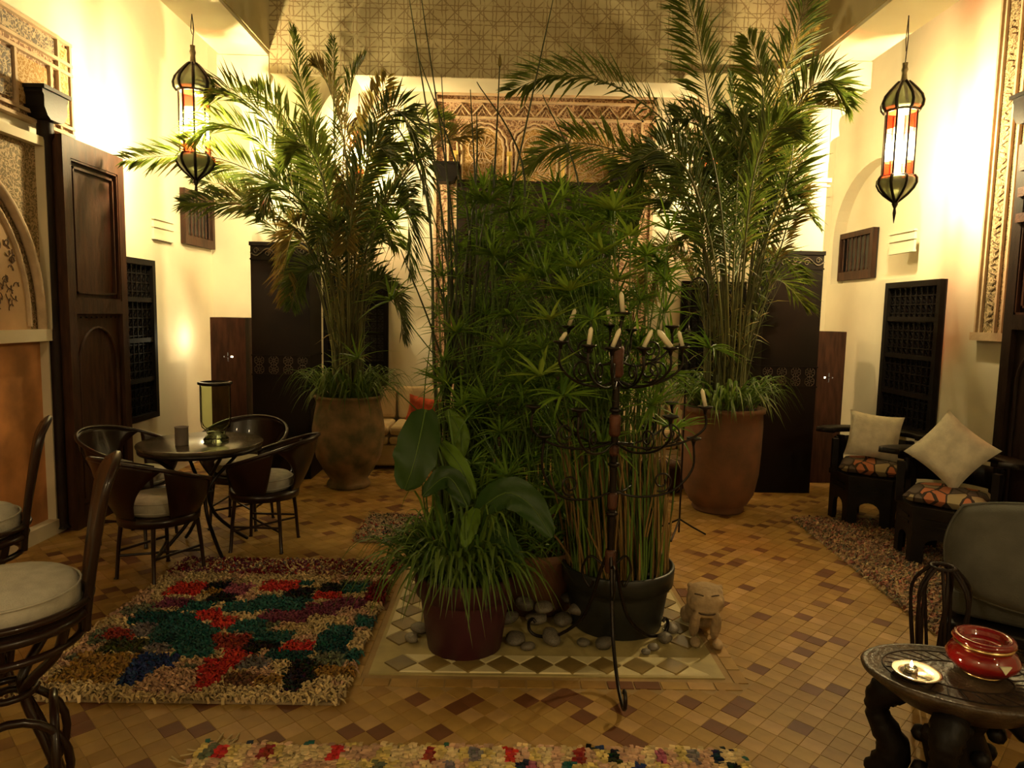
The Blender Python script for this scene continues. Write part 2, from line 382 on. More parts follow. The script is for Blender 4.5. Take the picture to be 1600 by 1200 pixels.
def pillar(x0, x1, yf, n, inner, outer):
    """inner / outer: x of the bracket tips on the court side and the aisle side"""
    yk = yf+.42
    P_ = struct(MB().bx(x0+.012, x1-.012, yf+.012, yk-.012, 0, zb+.1).build('pillar_'+n, PLASTER))
    clad = MB().bx(x0, x1, yf, yk, 0, 2.22).build('cladding', TADE, P_)
    cap = MB().bx(x0-.01, x1+.01, yf-.01, yk, 2.19, 2.225).bx(x0-.006, x1+.006, yf-.006, yk, 2.06, 2.075).bx(x0-.006, x1+.006, yf-.006, yk, 1.17, 1.185).bx(x0-.006, x1+.006, yf-.006, yk, .99, 1.005).build('moulding', TADE, P_)
    # scroll frieze
    b = MB(); n_ = 5; w = (x1-x0)/n_
    for k in range(n_):
        xc = x0+w*(k+.5); s = 1 if k % 2 else -1
        pts = [(xc-w*.5+w*t, yf-.004, 2.13+s*.032*math.sin(PI*t)) for t in [i/8 for i in range(9)]]
        b.tube(pts, .006, 5)
        sp = [(xc+.028*(1-u*.7)*math.cos(u*8), yf-.004, 2.13-s*.012+.028*(1-u*.7)*math.sin(u*8)) for u in [i/12 for i in range(13)]]
        b.tube(sp, .005, 5)
    b.build('scroll_frieze', BANDM, P_)
    b = MB(); n_ = 4; w = (x1-x0)/n_
    for k in range(n_):
        for r in range(2):
            xc = x0+w*(k+.5); zc = 1.045+r*.085
            for q in range(8):
                a = q*PI/4; b.tube([(xc+.008*math.cos(a), yf-.003, zc+.008*math.sin(a)), (xc+.036*math.cos(a), yf-.003, zc+.036*math.sin(a))], .003, 4)
            b.tube([(xc+.045*math.cos(i*PI/4+PI/8), yf-.003, zc+.045*math.sin(i*PI/4+PI/8)) for i in range(8)], .003, 4, closed=True)
    b.build('rosette_band', BANDM, P_)
    t = MB()
    for z in (2.83,): t.bx(x0-.015, x1+.015, yf-.02, yk, z, z+.035)
    t.bx(x0-.008, x1+.008, yf-.012, yk, 2.79, 2.805).build('impost', PLASTER, P_)
    for nm, tip, edge, m in (('inner_bracket', inner, x0 if inner < x0 else x1, OPL), ('outer_bracket', outer, x1 if outer > x1 else x0, PLASTER)):
        if nm == 'outer_bracket': MB().bx(min(tip, tip+(.46 if n == 'left' else -.5)), max(tip, tip+(.46 if n == 'left' else -.5)), yf-.05, yk, zs-.26, zs-.035).build('capital', PLASTER, P_)
        if nm == 'outer_bracket': MB().prism(lobes(edge, tip, 3.0, zs-.02), 'y', yf+.03, yk-.03).build(nm, m, P_)
        else:
            sg = 1 if tip > edge else -1; xa = -2.10 if sg > 0 else 2.42; g = MB()
            cv = [(tip-sg*.52*math.sin(a), 3.0+.72*math.cos(a)) for a in [PI/2*i/14 for i in range(15)]]
            for i in range(14):
                (a0, b0), (a1, b1) = cv[i], cv[i+1]; g.prism([(a0, b0), (a1, b1), (a1, 3.74), (a0, 3.74)], 'y', yf-.012, yk-.03)
            g.bx(min(xa, cv[-1][0]), max(xa, cv[-1][0]), yf-.012, yk-.03, 3.0, 3.74); g.build('arch_spandrel', m, P_)  # spandrel's olive also puts the shade of the unlit pillar face into colour
    return P_
pillar(-2.35, -1.81, 6.50, 'left', -1.26, -2.60)
pillar(2.36, 2.88, 6.28, 'right', 1.56, 3.17)
# impost lines on the side walls
for (y0, y1, X, s) in ((6.40, 6.78, XL, 1), (6.06, 6.47, XR, -1)):
    g = MB()
    for z in (2.22, 2.33, 2.40): 
        g.bx(min(X, X+s*.03), max(X, X+s*.03), y0, y1, z, z+.018)
    g.bx(min(X, X+s*.018), max(X, X+s*.018), y0+.01, y1-.01, 2.22, 2.41)
    struct(g.build('trim_%d' % (4 if s > 0 else 5), PLASTER))
for (x0, x1, n) in ((-3.18, -1.5, 6), (2.0, 3.55, 7)):
    struct(MB().bx(x0, x1, YB-.03, YB, 2.95, 2.975).bx(x0, x1, YB-.02, YB, 2.86, 2.87).build('trim_%d' % n, PLASTER))
# --- lattice windows
WOODW = mat('window_cedar', (.0045, .003, .0025), .6, .4, 8, .15, 60, spec=.15)
BLK = mat('window_dark_backing', (.006, .006, .008), .3, .2, 3, 0)
def frame_xf(origin, u, n):
    """local (u, depth, z) -> world; n points into the court"""
    u = Vector(u); n = Vector(n); o = Vector(origin)
    return Matrix(((u.x, n.x, 0, o.x), (u.y, n.y, 0, o.y), (0, 0, 1, o.z), (0, 0, 0, 1)))
def lattice_window(nm, M, w, h, cell=.075):
    o = struct(MB().bx(0, w, -.02, .012, 0, h, M=M).build(nm, BLK)); fr = .05
    f = MB()
    f.bx(0, w, .012, .055, h-fr, h, M=M).bx(0, w, .012, .055, 0, fr, M=M).bx(0, fr, .012, .055, fr, h-fr, M=M).bx(w-fr, w, .012, .055, fr, h-fr, M=M)
    for k in (1, 2, 3): f.bx(fr, w-fr, .012, .045, h*k/4-.02, h*k/4+.02, M=M)
    f.build('frame', WOODW, o)
    g = MB(); nu = max(2, int((w-2*fr)/cell)); nv = int((h-2*fr)/cell); du = (w-2*fr)/nu; dv = (h-2*fr)/nv
    for i in range(nu+1): g.bx(fr+i*du-.005, fr+i*du+.005, .013, .030, fr, h-fr, M=M)
    for j in range(nv+1): g.bx(fr, w-fr, .013, .028, fr+j*dv-.005, fr+j*dv+.005, M=M)
    for i in range(nu):
        for j in range(nv):
            c = M @ Vector((fr+(i+.5)*du, .022, fr+(j+.5)*dv)); e = M.to_3x3() @ Vector((du*.32, 0, 0)); k = Vector((0, 0, dv*.32))
            g.tube([c-e, c+k, c+e, c-k], .004, 4, closed=True)
    g.build('lattice', WOODW, o); return o
def bar_window(nm, M, w, h, nb):
    o = struct(MB().bx(0, w, -.02, .004, 0, h, M=M).build(nm, BLK)); f = MB(); fr = .055
    f.bx(0, w, .004, .05, h-fr, h, M=M).bx(0, w, .004, .05, 0, fr*1.6, M=M).bx(0, fr, .004, .05, fr*1.6, h-fr, M=M).bx(w-fr, w, .004, .05, fr*1.6, h-fr, M=M)
    f.build('frame', RWOOD, o)
    for i in range(nb):
        u = fr+(w-2*fr)*(i+.5)/nb; z0, z1 = fr*1.6, h-fr; H = z1-z0
        prof = [(.007, 0), (.013, .04*H), (.008, .1*H), (.011, .3*H), (.007, .5*H), (.011, .7*H), (.008, .9*H), (.013, .96*H), (.007, H)]
        p = M @ Vector((u, .028, z0)); MB().lathe(prof, 8, p).build('baluster', RWOOD, o)
    return o
lattice_window('window_1', frame_xf((XL, 5.62, .61), (0, 1, 0), (1, 0, 0)), .72, 1.41)
lattice_window('window_2', frame_xf((XR, 5.59, .65), (0, 1, 0), (-1, 0, 0)), .82, 1.31)
bar_window('window_3', frame_xf((XL, 6.97, 2.24), (0, 1, 0), (1, 0, 0)), .70, .54, 7)
bar_window('window_4', frame_xf((XR+.12, 6.93, 2.04), (0, 1, 0), (-1, 0, 0)), .72, .50, 7)
lattice_window('window_5', frame_xf((-1.98, YB, .72), (1, 0, 0), (0, -1, 0)), .71, 1.29)
lattice_window('window_6', frame_xf((1.96, YB, .72), (1, 0, 0), (0, -1, 0)), .71, 1.29)
# ================================================================ PORTALS
def carved(name, c, c2, sc=22, dist=.012):
    m = bpy.data.materials.new(name); t, N, L = nt(m); b = N['Principled BSDF']
    tc = N.new('ShaderNodeTexCoord'); n = N.new('ShaderNodeTexNoise'); n.inputs['Scale'].default_value = sc*.5; n.inputs['Detail'].default_value = 2; L.new(tc.outputs['Object'], n.inputs[0])
    mx = N.new('ShaderNodeMixRGB'); mx.inputs[0].default_value = .12; L.new(tc.outputs['Object'], mx.inputs[1]); L.new(n.outputs['Color'], mx.inputs[2])
    v = N.new('ShaderNodeTexVoronoi'); v.feature = 'DISTANCE_TO_EDGE'; v.inputs['Scale'].default_value = sc; L.new(mx.outputs[0], v.inputs[0])
    r = N.new('ShaderNodeValToRGB'); L.new(v.outputs[0], r.inputs[0]); r.color_ramp.elements[0].position = .06; r.color_ramp.elements[1].position = .16
    r.color_ramp.elements[0].color = (*c, 1); r.color_ramp.elements[1].color = (*c2, 1)
    L.new(r.outputs[0], b.inputs['Base Color']); b.inputs['Roughness'].default_value = .8
    bp = N.new('ShaderNodeBump'); bp.invert = True; bp.inputs['Strength'].default_value = 1; bp.inputs['Distance'].default_value = dist; L.new(r.outputs[0], bp.inputs['Height']); L.new(bp.outputs[0], b.inputs['Normal'])
    return m
CARV = carved('carved_pink_plaster', (.50, .33, .20), (.19, .095, .05), 26)
CARVO = carved('carved_painted_plaster', (.46, .32, .17), (.17, .12, .05), 34)
CARVB = carved('painted_blue_grey_relief', (.42, .32, .20), (.13, .105, .085), 30)
CARVG = carved('carved_gilded_plaster', (.48, .32, .15), (.30, .16, .035), 30)
MOULD = mat('carved_moulding', (.48, .34, .21), .8, .15, 10, .3, 60)
def door_leaf(nm, M, w, h, parent, mat_=DWOOD, planks=False):
    """a tall cedar leaf: stiles, rails, upper framed panel, lower arched panel"""
    o = MB().bx(0, w, 0, .05, 0, h, M=M).build(nm, mat_, parent)
    f = MB(); st = .085
    f.bx(0, st, .05, .085, 0, h, M=M).bx(w-st, w, .05, .085, 0, h, M=M)
    for z0, z1 in ((0, .16), (h*.56, h*.56+.1), (h-.14, h)): f.bx(st, w-st, .05, .085, z0, z1, M=M)
    f.build('stiles', mat_, o)
    g = MB(); z0, z1 = h*.56+.1, h-.14
    for k, q in ((0, .03), (.045, .022)):
        g.bx(st+k, w-st-k, .05, .05+q, z0+k, z0+k+.015, M=M).bx(st+k, w-st-k, .05, .05+q, z1-k-.015, z1-k, M=M)
        g.bx(st+k, st+k+.015, .05, .05+q, z0+k, z1-k, M=M).bx(w-st-k-.015, w-st-k, .05, .05+q, z0+k, z1-k, M=M)
    g.build('panel_moulding', RWOOD, o)
    A = MB(); r = (w-2*st)/2-.05; cx = w/2; zc = h*.56-.14-r
    pts = [(cx-r, .2)]+[(cx-r*math.cos(PI*i/16), zc+r*1.15*math.sin(PI*i/16)) for i in range(17)]+[(cx+r, .2)]
    A.tube([M @ Vector((a, .055, b)) for a, b in pts], .013, 6); A.build('arch_moulding', mat_, o)
    for z in (h*.56-.03,):
        B = MB()
        for k in range(9):
            c = M @ Vector((st+.04+(w-2*st-.08)*k/8, .052, z)); B.lathe([(.0, .012), (.008, .008), (.012, 0)], 8, c)
        B.build('studs', IRON, o)
    return o
# --- back portal
PX0, PX1, DX0, DX1, DH, PT = -.78, 1.60, -.52, 1.16, 3.03, 3.95
pt = thing('carved_portal', 'carved plaster portal with three sunburst arches around the tall back door', 'portal', (.41, YB, 0))
def PB(mb, nm, m, par=pt): return mb.build(nm, m, par)
ox = .41
def L_(x0, x1, y0, y1, z0, z1): return (x0-ox, x1-ox, -y1, -y0, z0, z1)
PB(MB().bx(*L_(PX0, PX1, 0, .03, DH, PT)), 'panel', CARV)
PB(MB().bx(*L_(PX0, DX0, 0, .045, 0, DH)), 'side_panel', CARV); PB(MB().bx(*L_(DX1, PX1, 0, .045, 0, DH)), 'side_panel', CARV)
g = MB()
for a, b in ((PX0, PX0+.03), (PX0+.14, PX0+.16), (PX1-.03, PX1), (PX1-.16, PX1-.14), (DX0-.03, DX0), (DX1, DX1+.03)): g.bx(*L_(a, b, .0, .07, 0 if 'x' else 0, PT if a in (PX0, PX1-.03) else (3.72 if abs(a-PX0) < .2 or abs(b-PX1) < .2 else DH)))
for z in (PT-.03, PT-.10, 3.68): g.bx(*L_(PX0, PX1, 0, .07, z, z+.022))
PB(g, 'moulding', MOULD)
g = MB(); n = 9; w = (PX1-PX0-.34)/n
for k in range(n):
    x = PX0+.17+w*k
    g.tube([(x-ox, -.045, 3.71), (x+w/2-ox, -.045, 3.84), (x+w-ox, -.045, 3.71)], .012, 5)
    g.tube([(x+w*.3-ox, -.04, 3.71), (x+w/2-ox, -.04, 3.79), (x+w*.7-ox, -.04, 3.71)], .008, 5)
PB(g, 'zigzag_frieze', MOULD)
def sun_arch(xc, w, z0, z1, par, yy=-.03):
    r = w/2; zc = z1-r-.05
    o = MB().prism([(xc-r, z0)]+[(xc-r*math.cos(PI*i/14), zc+r*math.sin(PI*i/14)) for i in range(15)]+[(xc+r, z0)], 'y', yy-.012, yy).build('arch_panel', CARVG, par)
    g = MB()
    for rr, q in ((r+.0, .014), (r+.045, .012)):
        m_ = 15
        pts = [(xc-rr, yy-.015, z0)]
        for i in range(0, 71):
            a = PI*i/70; sc = rr+.012*abs(math.sin(a*m_/2*1.0))
            pts.append((xc-sc*math.cos(a), yy-.015, zc+sc*math.sin(a)))
        pts.append((xc+rr, yy-.015, z0)); g.tube(pts, q, 5)
    g.build('arch_rib', MOULD, o)
    g = MB()
    for cz in (zc, zc-r*1.15):
        for k in range(16):
            a = 2*PI*k/16; p0 = Vector((xc+.03*math.cos(a), yy-.018, cz+.03*math.sin(a))); p1 = Vector((xc+r*.62*math.cos(a+.15), yy-.018, cz+r*.62*math.sin(a+.15)))
            if p1.z > z0: g.tube([p0, (p0+p1)/2+Vector((.008*math.sin(a), 0, 0)), p1], .006, 4)
        if True: g.tube([(xc+r*.68*math.cos(i*PI/12), yy-.018, max(z0, cz+r*.68*math.sin(i*PI/12))) for i in range(24)], .006, 4, closed=True)
    g.build('sunburst', MOULD, o)
aw = .44
for k in (-1, 0, 1): sun_arch(.32-ox+k*.58, aw, DH+.0, 3.64, pt)
for k in (-1.5, -.5, .5, 1.5):
    x = .32-ox+k*.58; PB(MB().tube([(x, -.05, DH), (x, -.05, DH+.27)], .022, 8).bx(x-.03, x+.03, -.08, -.03, DH+.268, DH+.31), 'colonnette', mat('gilded_plaster', (.55, .36, .09), .6, .2, 9, .1))
# tall back door
dr = thing('double_door', 'tall dark cedar double door closed at the back of the court', 'door', (ox, YB, 0))
w2 = (DX1-DX0)/2
for x0 in (DX0, DX0+w2): door_leaf('door_leaf', Matrix(((1,0,0,x0-ox),(0,-1,0,-.03),(0,0,1,0),(0,0,0,1))), w2-.008, DH, dr)
def hinge(nm, lab, p, ax=0, d=(0, -1, 0), post=None):
    """carved pivot block over a door leaf"""
    q = thing(nm, lab, 'door pivot', p)
    Mx = Matrix(((1,0,0,0),(0,1,0,0),(0,0,1,0),(0,0,0,1))) if ax == 0 else Matrix.Rotation(-PI/2*ax, 4, 'Z')
    pr = [(-.13, .10), (.13, .10), (.135, .07), (.12, .055), (.12, -.02), (.09, -.07), (.06, -.09), (-.06, -.09), (-.09, -.07), (-.12, -.02), (-.12, .055), (-.135, .07)]
    bevel(MB().prism(pr, 'y', -.17, .0, M=Mx).build('block', BWOOD, q), .008)
    MB().bx(-.145, .145, -.19, 0, .09, .115, M=Mx).build('cap', BWOOD, q)
    if post: bevel(MB().lathe([(.050, -.09), (.052, -.18), (.034, -.22), (.034, -post), (.05, -post-.02)], 14, (Mx @ Vector((0, -.09, 0)))).build('pivot_post', DWOOD, q), .003)
    return q
hinge('door_pivot', 'carved dark pivot block at the left top corner of the back door', (DX0-.12, YB-.04, 3.08))
hinge('door_pivot', 'carved dark pivot block at the right top corner of the back door', (DX1+.08, YB-.04, 3.08))
# --- left portal: carved surround, arch panel with cut lettering, orange dado, open leaf
lp = thing('carved_portal', 'painted carved plaster portal on the left wall beside the open door leaf', 'portal', (XL, 3.9, 0))
def X1(mb, nm, m, par=lp): return mb.build(nm, m, par)
oy = 3.9
X1(MB().bx(0, .035, 2.6-oy, 5.22-oy, 2.84, 3.47), 'upper_panel', CARV)
X1(MB().bx(0, .03, 4.94-oy, 5.22-oy, 0, 2.84), 'side_panel', CARV)
g = MB()
for z in (3.445, 3.30, 3.235, 2.86, 2.81): g.bx(0, .065, 2.6-oy, 5.22-oy, z, z+.022)
for y in (5.195, 5.06, 4.97, 4.62, 4.28, 4.24, 3.9): g.bx(0, .06, y-oy, y-oy+.022, 2.84, 3.25 if y < 5.05 else 3.47)
X1(g, 'moulding', MOULD)
g = MB()
for y0, y1, m in ((4.66, 4.95, CARVG), (4.32, 4.60, CARVB), (3.95, 4.22, CARVB)):
    X1(MB().bx(.03, .048, y0-oy, y1-oy, 2.91, 3.21), 'painted_panel', m)
X1(MB().bx(.03, .047, 3.0-oy, 5.04-oy, 3.335, 3.43), 'painted_frieze', CARVB)
X1(MB().bx(.03, .046, 5.09-oy, 5.19-oy, 2.9, 3.42), 'edge_frieze', CARVG)
# frame with an arched field
X1(MB().bx(0, .04, 2.6-oy, 4.93-oy, 1.41, 2.72), 'arch_surround', CARVO)
g = MB().bx(0, .1, 4.80-oy, 4.93-oy, 1.36, 2.72).bx(0, .1, 2.6-oy, 4.8-oy, 2.66, 2.72).bx(0, .1, 2.6-oy, 4.93-oy, 1.36, 1.44)
X1(g, 'outer_frame', PLASTERB)
rc = 1.0; yc = 3.75
pts = [(.07, yc-oy+(rc)*math.cos(a), 1.44+1.12*max(0, math.sin(a))**.85) for a in [PI*i/40 for i in range(41)]]
X1(MB().tube(pts, .03, 8), 'arch_moulding', MOULD)
pts = [(.05, yc-oy+(rc-.1)*math.cos(a), 1.46+1.02*max(0, math.sin(a))**.85) for a in [PI*i/40 for i in range(41)]]
X1(MB().tube(pts, .018, 8), 'inner_moulding', MOULD)
PINKF = mat('faded_pink_plaster', (.44, .27, .13), .75, .15, 4, .1, 30)
n = 20
X1(MB().prism([(yc-oy+(rc-.09)*math.cos(PI*i/n), 1.44+1.0*max(0, math.sin(PI*i/n))**.85) for i in range(n+1)], 'x', .04, .05), 'arch_field', PINKF)
g = MB(); rr = random.Random(3)
for k in range(70):
    y = yc-oy+rr.uniform(.25, .80); z = rr.uniform(1.55, 1.55+.75*(1-((y-yc+oy)/.9)**2)**.5 if y-yc+oy < .9 else 1.6)
    a = rr.uniform(0, 6.3); g.tube([(.053, y+.035*t*math.cos(a)+.012*math.sin(t*5), z+.035*t*math.sin(a)+.014*math.cos(t*6)) for t in [i/7 for i in range(-4, 8)]], .0028, 4)
X1(g, 'incised_script', mat('script_ink', (.10, .06, .035), .8, .2)); [c for c in lp.children if c.name.startswith('incised')][0]['kind'] = 'stuff'
X1(MB().bx(0, .012, 2.6-oy, 4.80-oy, 0, 1.36), 'dado', ORANGE)
X1(MB().bx(0, .07, 4.80-oy, 4.94-oy, 0, 1.36), 'quoin', PLASTERB)
X1(MB().bx(0, .085, 2.6-oy, 4.96-oy, 0, .10), 'plinth', PLASTERB)
ll = thing('open_door_leaf', 'tall dark cedar door leaf folded back against the left wall', 'door', (XL, 4.86, 0))
door_leaf('door_leaf', Matrix(((0, 1, 0, .10), (1, 0, 0, 0), (0, 0, 1, 0), (0, 0, 0, 1))), .76, 2.76, ll, RWOOD)
hinge('door_pivot', 'bell shaped dark pivot block on a round post beside the left door leaf', (XL+.0, 4.84, 2.92), ax=-1, post=2.87)
# --- right portal
rp = thing('carved_portal', 'pale carved plaster strip framing the doorway on the right wall', 'portal', (XR, 4, 0)); oy = 4
def X2(mb, nm, m): return mb.build(nm, m, rp)
X2(MB().bx(-.035, 0, 4.80-oy, 5.16-oy, 1.54, 4.3), 'side_strip', CARVO)
X2(MB().bx(-.06, 0, 4.78-oy, 5.19-oy, 1.48, 1.54), 'foot_moulding', MOULD)
g = MB()
for y in (5.14, 5.09, 4.94, 4.87, 4.80): g.bx(-.055, 0, y-oy, y-oy+.018, 1.54, 4.3)
X2(g, 'moulding', MOULD)
g = MB(); rr = random.Random(8)
for k in range(46):
    z = 1.6+k*.057
    pts = [(-.04, 5.02-oy+.03*math.sin(k*1.7+u*4)*(.5+u), z+.04*u) for u in [i/5 for i in range(6)]]; g.tube(pts, .0035, 4)
X2(g, 'raised_script',  mat('script_relief', (.20, .13, .07), .8, .2))
rl = thing('open_door_leaf', 'tall studded dark door leaf folded back against the right wall', 'door', (XR, 4.00, 0))
o_ = door_leaf('door_leaf', Matrix(((0, -1, 0, -.06), (1, 0, 0, 0), (0, 0, 1, 0), (0, 0, 0, 1))), .73, 2.80, rl)
MB().bx(-.16, -.14, 0, .82, 0, 0).build if 0 else None
for z in (2.45, 2.62, 2.28): MB().bx(-.165, -.14, .05, .68, z, z+.06).build('iron_strap', RUST, rl)
hinge('door_pivot', 'dark pivot block above the right wall door leaf', (XR, 4.66, 3.02), ax=1, post=.2)

# ================================================================ LANTERNS
GCLR = paneglass('ribbed_clear_glass', (.92, .95, .85), .86, .2)
GDOM = paneglass('tarnished_ribbed_glass', (.32, .33, .22), .35, .25)
GRED = paneglass('red_glass', (.85, .10, .05), .55, .1)
GAMB = paneglass('amber_glass', (.95, .55, .15), .75, .1)
BULB = emit('glowing_bulb', (1, .78, .42), 60)
def lantern(label, p, ztop, watts=LANTERN_W, group='pierced hanging lanterns', sc=1.0, rz=0):
    t = thing('hanging_lantern', label, 'lantern', p, rz, group)
    k = sc
    MB().tube([(0, 0, .55*k), (.012, 0, (.55*k+ztop-p[2])/2), (0, 0, ztop-p[2])], .004, 5).tube([(0, 0, .62*k), (-.012, 0, (.55*k+ztop-p[2])/2), (0, 0, ztop-p[2])], .003, 5).build('chain', IRON, t)
    MB().lathe([(.0, .55*k), (.018*k, .545*k), (.016*k, .52*k), (.022*k, .50*k), (.016*k, .48*k), (.02*k, .44*k), (.03*k, .42*k)], 12).build('neck', TIN, t)
    dome = [(.03, .42), (.05, .40), (.085, .36), (.115, .32), (.128, .28), (.124, .25), (.105, .225)]
    low = [(.105, -.205), (.120, -.225), (.122, -.255), (.105, -.29), (.075, -.325), (.04, -.355), (.015, -.375)]
    MB().lathe([(r*k, z*k) for r, z in dome], 16).build('dome_glass', GDOM, t)
    MB().lathe([(r*k, z*k) for r, z in low], 16).build('lower_glass', GDOM, t)
    for i in range(8):
        a = i*PI/4+PI/8; c, s = math.cos(a), math.sin(a)
        MB().tube([(r*c*k*1.02, r*s*k*1.02, z*k) for r, z in dome], .011*k, 5).build('rib', IRON, t)
        MB().tube([(r*c*k*1.02, r*s*k*1.02, z*k) for r, z in low], .010*k, 5).build('rib', IRON, t)
        MB().tube([(.098*c*k, .098*s*k, .23*k), (.098*c*k, .098*s*k, -.21*k)], .007*k, 5).build('upright', IRON, t)
        b = (i+.5)*PI/4+PI/8; R_ = .098*math.cos(PI/8)*k; hw = .098*math.sin(PI/8)*k-.006*k
        u = Vector((-math.sin(b), math.cos(b), 0)); q = Vector((R_*math.cos(b), R_*math.sin(b), 0))
        for z0, z1, m in ((-.2, -.11, GRED if i % 2 else GCLR), (-.105, .10, GCLR), (.105, .22, GRED if i % 2 else GCLR)):
            MB().add([q-u*hw+Vector((0, 0, z0*k)), q+u*hw+Vector((0, 0, z0*k)), q+u*hw+Vector((0, 0, z1*k)), q-u*hw+Vector((0, 0, z1*k))], [(0, 1, 2, 3)]).build('pane', m, t)
    for z in (.226, -.208): MB().tube([(.101*k*math.cos(i*PI/8), .101*k*math.sin(i*PI/8), z*k) for i in range(16)], .008*k, 5, closed=True).build('ring', IRON, t)
    MB().lathe([(.017*k, -.37*k), (.022*k, -.39*k), (.008*k, -.42*k), (.012*k, -.45*k), (.002*k, -.52*k)], 10).build('finial', IRON, t)
    MB().lathe([(0, -.045), (.022, -.035), (.032, 0), (.026, .03), (.012, .06), (0, .062)], 12).build('bulb', BULB, t)
    ld = bpy.data.lights.new('lantern_light', 'POINT'); ld.energy = watts; ld.color = WARM; ld.shadow_soft_size = .05
    lo = bpy.data.objects.new('lantern_light', ld); COL.objects.link(lo); lo.parent = t; lo.location = (0, 0, -.0)
    return t
pL = at(304, 196, 5.62); pR = at(1405, 228, 5.32)
lantern('pierced tin lantern with red panes hanging from the left beam', (pL.x, pL.y, pL.z), zs-.03, sc=1.1)
lantern('pierced tin lantern with red panes hanging from the right beam', (pR.x, pR.y, pR.z), zs-.03, rz=.4, sc=1.1)
pb = at(561, 245, 7.2); lantern('lantern with amber glow behind the left palm crown', (pb.x, pb.y, pb.z), HW-.05, LANTERN_W*.7, sc=.9)
pb = at(1108, 272, 7.2); lantern('lantern with red panes behind the right palm crown', (pb.x, pb.y, pb.z), HW-.05, LANTERN_W*.35, sc=.9)
for X in (-1.9, 2.5):
    ld = bpy.data.lights.new('gallery_lamp', 'POINT'); ld.energy = FRONT_W; ld.color = WARM; ld.shadow_soft_size = .12
    lo = bpy.data.objects.new('gallery_lamp', ld); COL.objects.link(lo); lo.location = (X, -1.2, 3.1)

# ================================================================ wooden light boxes between pillars and walls
def star_box(label, x0, x1, y0, y1, h, stars, lit):
    t = thing('lamp_cabinet', label, 'lamp cabinet', ((x0+x1)/2, (y0+y1)/2, 0)); w, d = (x1-x0)/2, (y1-y0)/2; th = .018
    MB().bx(-w, w, -d, d, h-th, h).bx(-w, w, -d, d, 0, .06).bx(-w, w, d-th, d, .06, h-th).build('carcass', RWOOD, t)
    for s, nm in ((-1, 'side_panel'), (1, 'side_panel')): MB().bx(s*w-(th if s > 0 else 0), s*w+(0 if s > 0 else th), -d+th, d-th, .06, h-th).build(nm, RWOOD, t)
    # front with a cross-shaped slot built from strips
    zc = stars; a, b = .045, .008
    f = MB().bx(-w, w, -d, -d+th, .06, zc-a).bx(-w, w, -d, -d+th, zc+a, h-th)
    f.bx(-w, -b, -d, -d+th, zc+b, zc+a).bx(b, w, -d, -d+th, zc+b, zc+a).bx(-w, -b, -d, -d+th, zc-a, zc-b).bx(b, w, -d, -d+th, zc-a, zc-b)
    f.bx(-w, -a, -d, -d+th, zc-b, zc+b).bx(a, w, -d, -d+th, zc-b, zc+b)
    f.build('front_panel', RWOOD, t)
    MB().lathe([(0, 0), (.03, .01), (.035, .05), (.02, .09), (0, .1)], 10, (0, 0, zc-.05)).build('bulb', emit('box_bulb_'+str(lit), (1, .85, .5), 12), t)
    return t
star_box('tall red brown wooden lamp box with star cut-out left of the left pillar', -2.84, -2.50, 6.75, 7.05, 1.52, 1.14, 1)
star_box('tall red brown wooden lamp box with star cut-out beside the right pillar', 3.04, 3.34, 6.70, 6.98, 1.50, 1.05, 2)
ld = bpy.data.lights.new('box_spill', 'POINT'); ld.energy = 4; ld.color = (1, .85, .5); ld.shadow_soft_size = .03
lo = bpy.data.objects.new('box_spill', ld); COL.objects.link(lo); lo.location = (-3.02, 7.0, 1.3)

# ================================================================ SOFAS
def sofa(label, x0, x1, y0, y1, ncush):
    t = thing('bench_sofa', label, 'sofa', ((x0+x1)/2, y1, 0)); w = (x1-x0)/2; d = y1-y0
    bevel(MB().bx(-w, w, -d+.02, 0, .04, .26).build('base', BEIGE, t), .02)
    cw = 2*w/ncush
    for k in range(ncush):
        bevel(MB().bx(-w+cw*k+.006, -w+cw*(k+1)-.006, -d, -.16, .262, .345).build('mattress', BEIGE, t), .03, 3)
        bevel(MB().bx(-w+cw*k+.006, -w+cw*(k+1)-.006, -d+.01, -.16, .35, .45).build('seat_cushion', BEIGE, t), .04, 3)
        Mr = Matrix.Translation((0, -.2, .45)) @ Matrix.Rotation(-.14, 4, 'X')
        bevel(MB().bx(-w+cw*k+.01, -w+cw*(k+1)-.01, 0, .14, 0, .36, M=Mr).build('back_cushion', BEIGE, t), .05, 3)
    return t
sofa('long beige bench sofa against the back wall left of the door', -1.79, -.5, 6.93, 7.66, 2)
sofa('beige bench sofa against the back wall right of the door', 1.25, 2.36, 6.95, 7.66, 2)
def pillow_mesh(w, h, th, n=14, pinch=.10):
    b = MB()
    def fn(s):
        def f(u, v):
            x = (u-.5)*2; y = (v-.5)*2
            k = (1-x**4)*(1-y**4); z = s*th*max(0, k)**.5
            px = x*w/2*(1-pinch*(1-y*y)); py = y*h/2*(1-pinch*(1-x*x))
            return (px, z+.004*math.sin(9*x+4*y)*max(0, k), py)
        return f
    b.grid(n, n, fn(1)); b.grid(n, n, fn(-1)); return b
def place(o, M): o.matrix_world = M; return o
c = at(655, 655, 7.0)
o = pillow_mesh(.34, .30, .06).build('pillow', CORAL); place(o, Matrix.Translation((c.x+.03, 7.12, .60)) @ Matrix.Rotation(.3, 4, 'X') @ Matrix.Rotation(.2, 4, 'Y')); tag(o, 'coral red pillow leaning on the left beige sofa', 'pillow')

